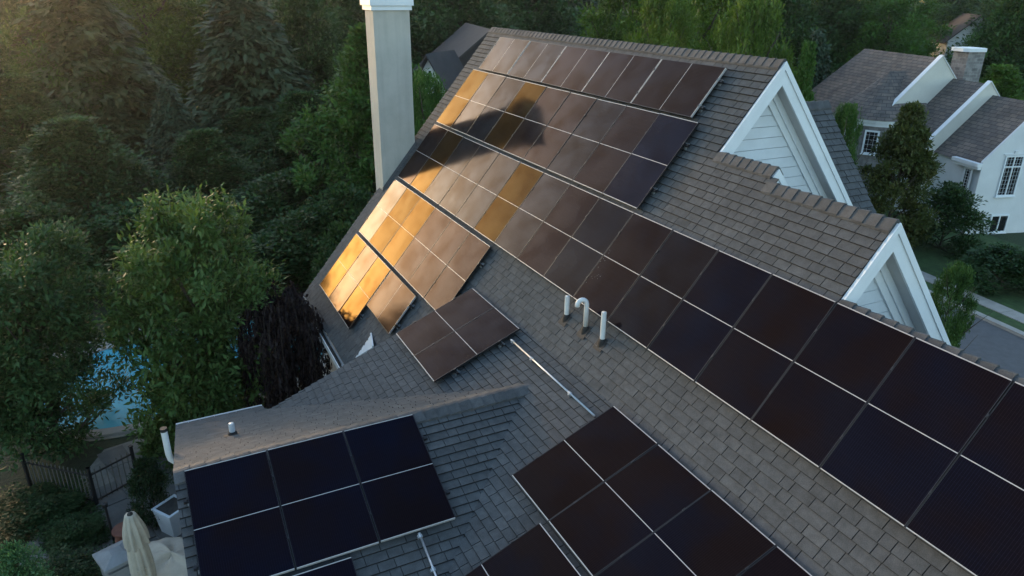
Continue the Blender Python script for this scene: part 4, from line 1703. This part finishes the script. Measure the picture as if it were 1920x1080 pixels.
protos['near'] = broad_tree(3, 240, 40000, .033, M['leaf'], 'lobed', .06, .125, 1.1, lobes_px(
    [(392, 398, 22), (375, 425, 30), (265, 428, 28), (300, 450, 42), (350, 465, 45), (428, 440, 24), (240, 500, 36), (310, 520, 60),
     (400, 510, 45), (210, 570, 42), (285, 600, 70), (380, 600, 65), (445, 570, 34), (195, 640, 38), (270, 690, 60), (360, 700, 75), (450, 660, 40),
     (290, 780, 55), (390, 790, 65), (455, 740, 32), (340, 850, 55), (232, 725, 36), (240, 790, 42), (230, 855, 40)], 335, 372, 400, .00208))
protos['near_dark'] = broad_tree(5, 200, 36000, .031, M['leaf_dark'], 'lobed', .08, .17, .6, lobes_px(
    [(40, 490, 36), (80, 520, 40), (10, 540, 50), (120, 570, 36), (50, 590, 60), (-60, 560, 60), (90, 640, 36), (20, 680, 75), (-80, 680, 70),
     (80, 740, 48), (10, 780, 75), (-70, 800, 75), (60, 840, 50), (0, 880, 70)], 10, 462, 400, .00208))
protos['broad_a'] = broad_tree(11, 190, 30000, .030, M['leaf'], 'round', .12, .16, .5)
protos['broad_b'] = broad_tree(12, 180, 32000, .030, M['leaf_dark'], 'ragged', .10, .165, .6)
protos['broad_c'] = broad_tree(13, 200, 30000, .030, M['leaf'], 'ragged', .10, .15, .6)
protos['cone'] = broad_tree(14, 160, 26000, .034, M['bronze'], 'cone', .05, .17)
protos['conifer_a'] = conifer(21, 330, 90, .052, M['needle'], .30)
protos['conifer_b'] = conifer(22, 260, 110, .056, M['needle'], .45)
protos['weeping'] = weeping(31, 80, 330, .045, M['purple'])
protos['shrub'] = broad_tree(41, 60, 9000, .055, M['leaf_dark'], 'round', .02, .34)


def tree(name, kind, label, cx, top_y, w_px, depth, cat='tree', group=None, tint=(1, 1, 1), base=Z0, rz=None, ref_y=None):
    """a tree whose top shows at (cx, top_y) at the given distance along the view axis, standing on the ground"""
    p = at_depth(cx, top_y, depth)
    # keep the distance of the crown's middle rather than of its top
    H = p[2] - base
    W = w_px / F_PX * depth
    root = empty(name, (p[0], p[1], base), label, cat, group, rng.random() * 6.28 if rz is None else rz)
    cm, tm = protos[kind]
    c_ = link('crown', cm, root)
    t_ = link('trunk', tm, root)
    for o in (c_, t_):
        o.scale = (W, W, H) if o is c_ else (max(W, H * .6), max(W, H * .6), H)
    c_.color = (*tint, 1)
    return root


RZV = math.atan2(CR[0][1], CR[0][0])
# garden trees on the left
tree('garden_tree', 'near', 'bright green leafy tree standing alone in front of the pool', 335, 372, 400, 16.5, rz=RZV, tint=(1.2, 1.05, 1.15))
tree('garden_tree', 'near_dark', 'dull dark green tree at the left edge in front of the pool', 10, 462, 400, 16.0, rz=RZV)
tree('weeping_tree', 'weeping', 'dark purple weeping tree with bare arching twigs beside the gutter', 522, 545, 165, 17.6, rz=2.0)
tree('woodland_tree', 'broad_b', 'dark round tree behind the left garden tree', 130, 232, 380, 29, rz=.3, tint=(.9, .9, .95))
tree('spruce_tree', 'conifer_a', 'tall broad conifer in the warm glow at top left', 120, -70, 420, 40, tint=(1.25, 1.1, .8))  # warm tint puts the evening glow into the needle colour
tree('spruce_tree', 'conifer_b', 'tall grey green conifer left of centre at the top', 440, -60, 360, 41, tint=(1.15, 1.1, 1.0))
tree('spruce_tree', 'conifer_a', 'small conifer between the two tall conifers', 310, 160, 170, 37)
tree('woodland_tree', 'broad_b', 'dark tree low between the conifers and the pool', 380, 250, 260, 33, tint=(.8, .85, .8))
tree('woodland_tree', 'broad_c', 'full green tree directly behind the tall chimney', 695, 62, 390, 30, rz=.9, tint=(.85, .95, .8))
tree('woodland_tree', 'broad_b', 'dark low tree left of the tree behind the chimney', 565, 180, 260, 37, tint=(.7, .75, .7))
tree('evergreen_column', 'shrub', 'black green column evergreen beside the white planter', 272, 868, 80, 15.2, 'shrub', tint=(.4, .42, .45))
tree('woodland_tree', 'broad_a', 'round green tree crown between the chimney and the roof edge', 798, 150, 120, 28, rz=.2, tint=(.8, .95, .75))
for k, (cx, ty, w, dep) in enumerate(((480, 455, 200, 26), (570, 400, 190, 27.5), (420, 395, 190, 29), (640, 360, 170, 28), (250, 395, 220, 27), (530, 330, 220, 31), (60, 400, 240, 26), (640, 430, 120, 24.5))):
    tree('undergrowth_bush', 'shrub', 'dark bush in the undergrowth beyond the pool', cx, ty, w, dep, 'shrub', 'bushes beyond the pool', tint=(.75, .8, .7))
# right side
tree('pyramid_tree', 'cone', 'bronze green pyramidal tree in front of the stone bay', 1712, 203, 220, 30.5, rz=.5)
tree('shrub', 'shrub', 'dark clipped round shrub right of the pyramidal tree', 1790, 352, 130, 32.0, 'shrub', tint=(.8, .8, .8))
tree('shrub', 'shrub', 'dark spreading hedge shrub on the lawn at the right edge', 1895, 470, 150, 28.0, 'shrub', tint=(.75, .8, .75))
tree('street_tree', 'broad_a', 'small green tree showing between the lower gable and the street', 1798, 505, 90, 19.5)
tree('street_tree', 'broad_a', 'slim leafy tree beside the stone bay windows', 1590, 205, 75, 29.0, tint=(.8, .9, .7))
tree('street_tree', 'broad_c', 'leafy tree just behind the highest gable peak', 1515, 95, 130, 31.0, tint=(.85, .95, .7))
# the wood along the top; warm tints put sunlight and glow into some crowns
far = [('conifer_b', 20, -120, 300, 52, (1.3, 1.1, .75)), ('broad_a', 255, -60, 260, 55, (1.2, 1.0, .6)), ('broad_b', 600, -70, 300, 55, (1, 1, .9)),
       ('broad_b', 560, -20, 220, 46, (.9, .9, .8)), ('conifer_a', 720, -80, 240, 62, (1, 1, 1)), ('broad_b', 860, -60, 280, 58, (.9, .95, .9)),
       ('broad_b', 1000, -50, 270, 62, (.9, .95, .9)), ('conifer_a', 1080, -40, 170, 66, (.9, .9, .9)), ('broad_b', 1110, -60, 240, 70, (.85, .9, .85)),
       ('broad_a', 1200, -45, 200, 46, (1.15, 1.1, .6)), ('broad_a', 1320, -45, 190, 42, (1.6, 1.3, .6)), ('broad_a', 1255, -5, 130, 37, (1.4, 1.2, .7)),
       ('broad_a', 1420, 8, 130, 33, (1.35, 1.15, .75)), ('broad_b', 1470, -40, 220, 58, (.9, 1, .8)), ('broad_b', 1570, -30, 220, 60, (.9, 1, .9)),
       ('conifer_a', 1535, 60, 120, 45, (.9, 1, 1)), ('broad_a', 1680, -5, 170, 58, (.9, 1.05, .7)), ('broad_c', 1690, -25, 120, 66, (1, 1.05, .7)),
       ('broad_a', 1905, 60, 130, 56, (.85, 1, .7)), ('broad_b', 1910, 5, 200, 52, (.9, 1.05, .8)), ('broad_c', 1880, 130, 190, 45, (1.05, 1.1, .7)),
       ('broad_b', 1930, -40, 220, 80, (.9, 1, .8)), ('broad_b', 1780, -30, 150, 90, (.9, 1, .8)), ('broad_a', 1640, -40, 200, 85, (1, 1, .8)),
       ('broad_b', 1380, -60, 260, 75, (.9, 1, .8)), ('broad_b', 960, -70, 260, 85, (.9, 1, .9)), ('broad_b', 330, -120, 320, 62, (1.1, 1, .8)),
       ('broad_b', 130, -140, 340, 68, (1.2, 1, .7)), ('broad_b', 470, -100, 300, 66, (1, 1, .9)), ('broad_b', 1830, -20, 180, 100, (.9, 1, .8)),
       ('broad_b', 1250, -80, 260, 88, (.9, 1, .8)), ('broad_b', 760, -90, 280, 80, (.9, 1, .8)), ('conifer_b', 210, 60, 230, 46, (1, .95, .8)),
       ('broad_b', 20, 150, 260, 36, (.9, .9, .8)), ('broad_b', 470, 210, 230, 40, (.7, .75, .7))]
OWN = {0: 'tallest glowing conifer in the top left corner', 9: 'yellow green tree behind the middle of the highest ridge',
       10: 'tall bright yellow green tree behind the right part of the highest ridge', 11: 'lower yellow green tree just above the highest ridge',
       12: 'leafy tree above the ridge left of the highest gable peak', 15: 'small bluish conifer left of the neighbouring roof',
       16: 'round green tree behind the neighbouring roof ridge', 18: 'green tree behind the stone chimney at the right edge', 20: 'light green tree right of the neighbouring chimney'}
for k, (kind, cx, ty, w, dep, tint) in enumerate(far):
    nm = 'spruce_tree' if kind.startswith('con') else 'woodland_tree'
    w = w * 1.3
    tree(nm, kind, OWN.get(k) or ('conifer among the trees of the wood behind the houses' if kind.startswith('con') else 'unseen leafy tree past the left edge, shading the garden'), cx, ty, w, dep, group='conifers of the far wood' if kind.startswith('con') else 'leafy trees of the far wood', tint=tint)
# unseen trees added past the left edge to shade the garden and shape reflections: tall towards the sun, lower further round
for k in range(16):
    az = R(-171 + k * 3.1)
    tall = k < 3
    dist = (34 if tall else 42) + (k * 7 % 5) * 2.2 + (16 if k % 3 == 2 else 0)
    top = (3.2 if tall else 0.0) + (k * 5 % 4) * .25 + (1.0 if k % 3 == 2 and tall else 0)
    x, y = -6 + dist * math.cos(az), -4 + dist * math.sin(az)
    root = empty('woodland_tree', (x, y, Z0), 'unseen leafy tree past the left edge, shading the garden', 'tree', 'leafy trees of the far wood', k * 1.7)
    cm, tm = protos[('broad_a', 'broad_b', 'broad_c')[k % 3]]
    c_, t_ = link('crown', cm, root), link('trunk', tm, root)
    H = top - Z0
    c_.scale = (max(5.5, H * .75), max(5.5, H * .75), H)
    t_.scale = (H * .6, H * .6, H)
# low planting by the patio
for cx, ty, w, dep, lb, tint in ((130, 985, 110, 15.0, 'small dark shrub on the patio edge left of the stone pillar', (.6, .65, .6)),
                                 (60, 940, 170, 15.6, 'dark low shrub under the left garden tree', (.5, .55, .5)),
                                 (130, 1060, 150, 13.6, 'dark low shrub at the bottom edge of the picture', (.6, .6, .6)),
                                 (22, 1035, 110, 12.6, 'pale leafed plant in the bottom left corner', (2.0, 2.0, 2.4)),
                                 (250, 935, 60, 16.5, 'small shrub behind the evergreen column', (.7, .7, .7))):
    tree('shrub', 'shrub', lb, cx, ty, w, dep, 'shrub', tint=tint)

# a few bird droppings on one panel of the long row
sp = [o for o in bpy.data.objects if o.name.startswith('solar_array') and o['label'].startswith('longest')][0]
mb = MB()
for k in range(18):
    u = 2.04 + abs(rng.gauss(0, .12)); v = 1.0 - rng.random() * .75
    r = rng.uniform(.002, .006)
    p = [SM.P(u + r * math.cos(t) * rng.uniform(.7, 1.2), v + r * 1.5 * math.sin(t), .0035) for t in np.linspace(0, 5.5, 7)]
    mb.poly(p)
o = mb.build('bird_droppings', M['stonegrey'], sp)
o['kind'] = 'stuff'
o.matrix_parent_inverse = Matrix.Translation(-sp.location)

# ------------------------------------------------------------------ haze volume added to imitate the lens glow at top left
mb = MB()
mb.box((-190, -170, Z0 - 1), (60, 190, 16))
hz = bpy.data.materials.new('added glow haze')
hz.use_nodes = True
hn = hz.node_tree
hn.nodes.remove(hn.nodes['Principled BSDF'])
pvn = hn.nodes.new('ShaderNodeVolumePrincipled')
pvn.inputs['Color'].default_value = (.9, .92, .95, 1)
pvn.inputs['Density'].default_value = .0003
pvn.inputs['Anisotropy'].default_value = .85
hn.links.new(pvn.outputs[0], hn.nodes['Material Output'].inputs['Volume'])
set_props(mb.build('haze', hz), 'thin haze over the gardens, added for the lens glow', 'haze', kind='stuff')
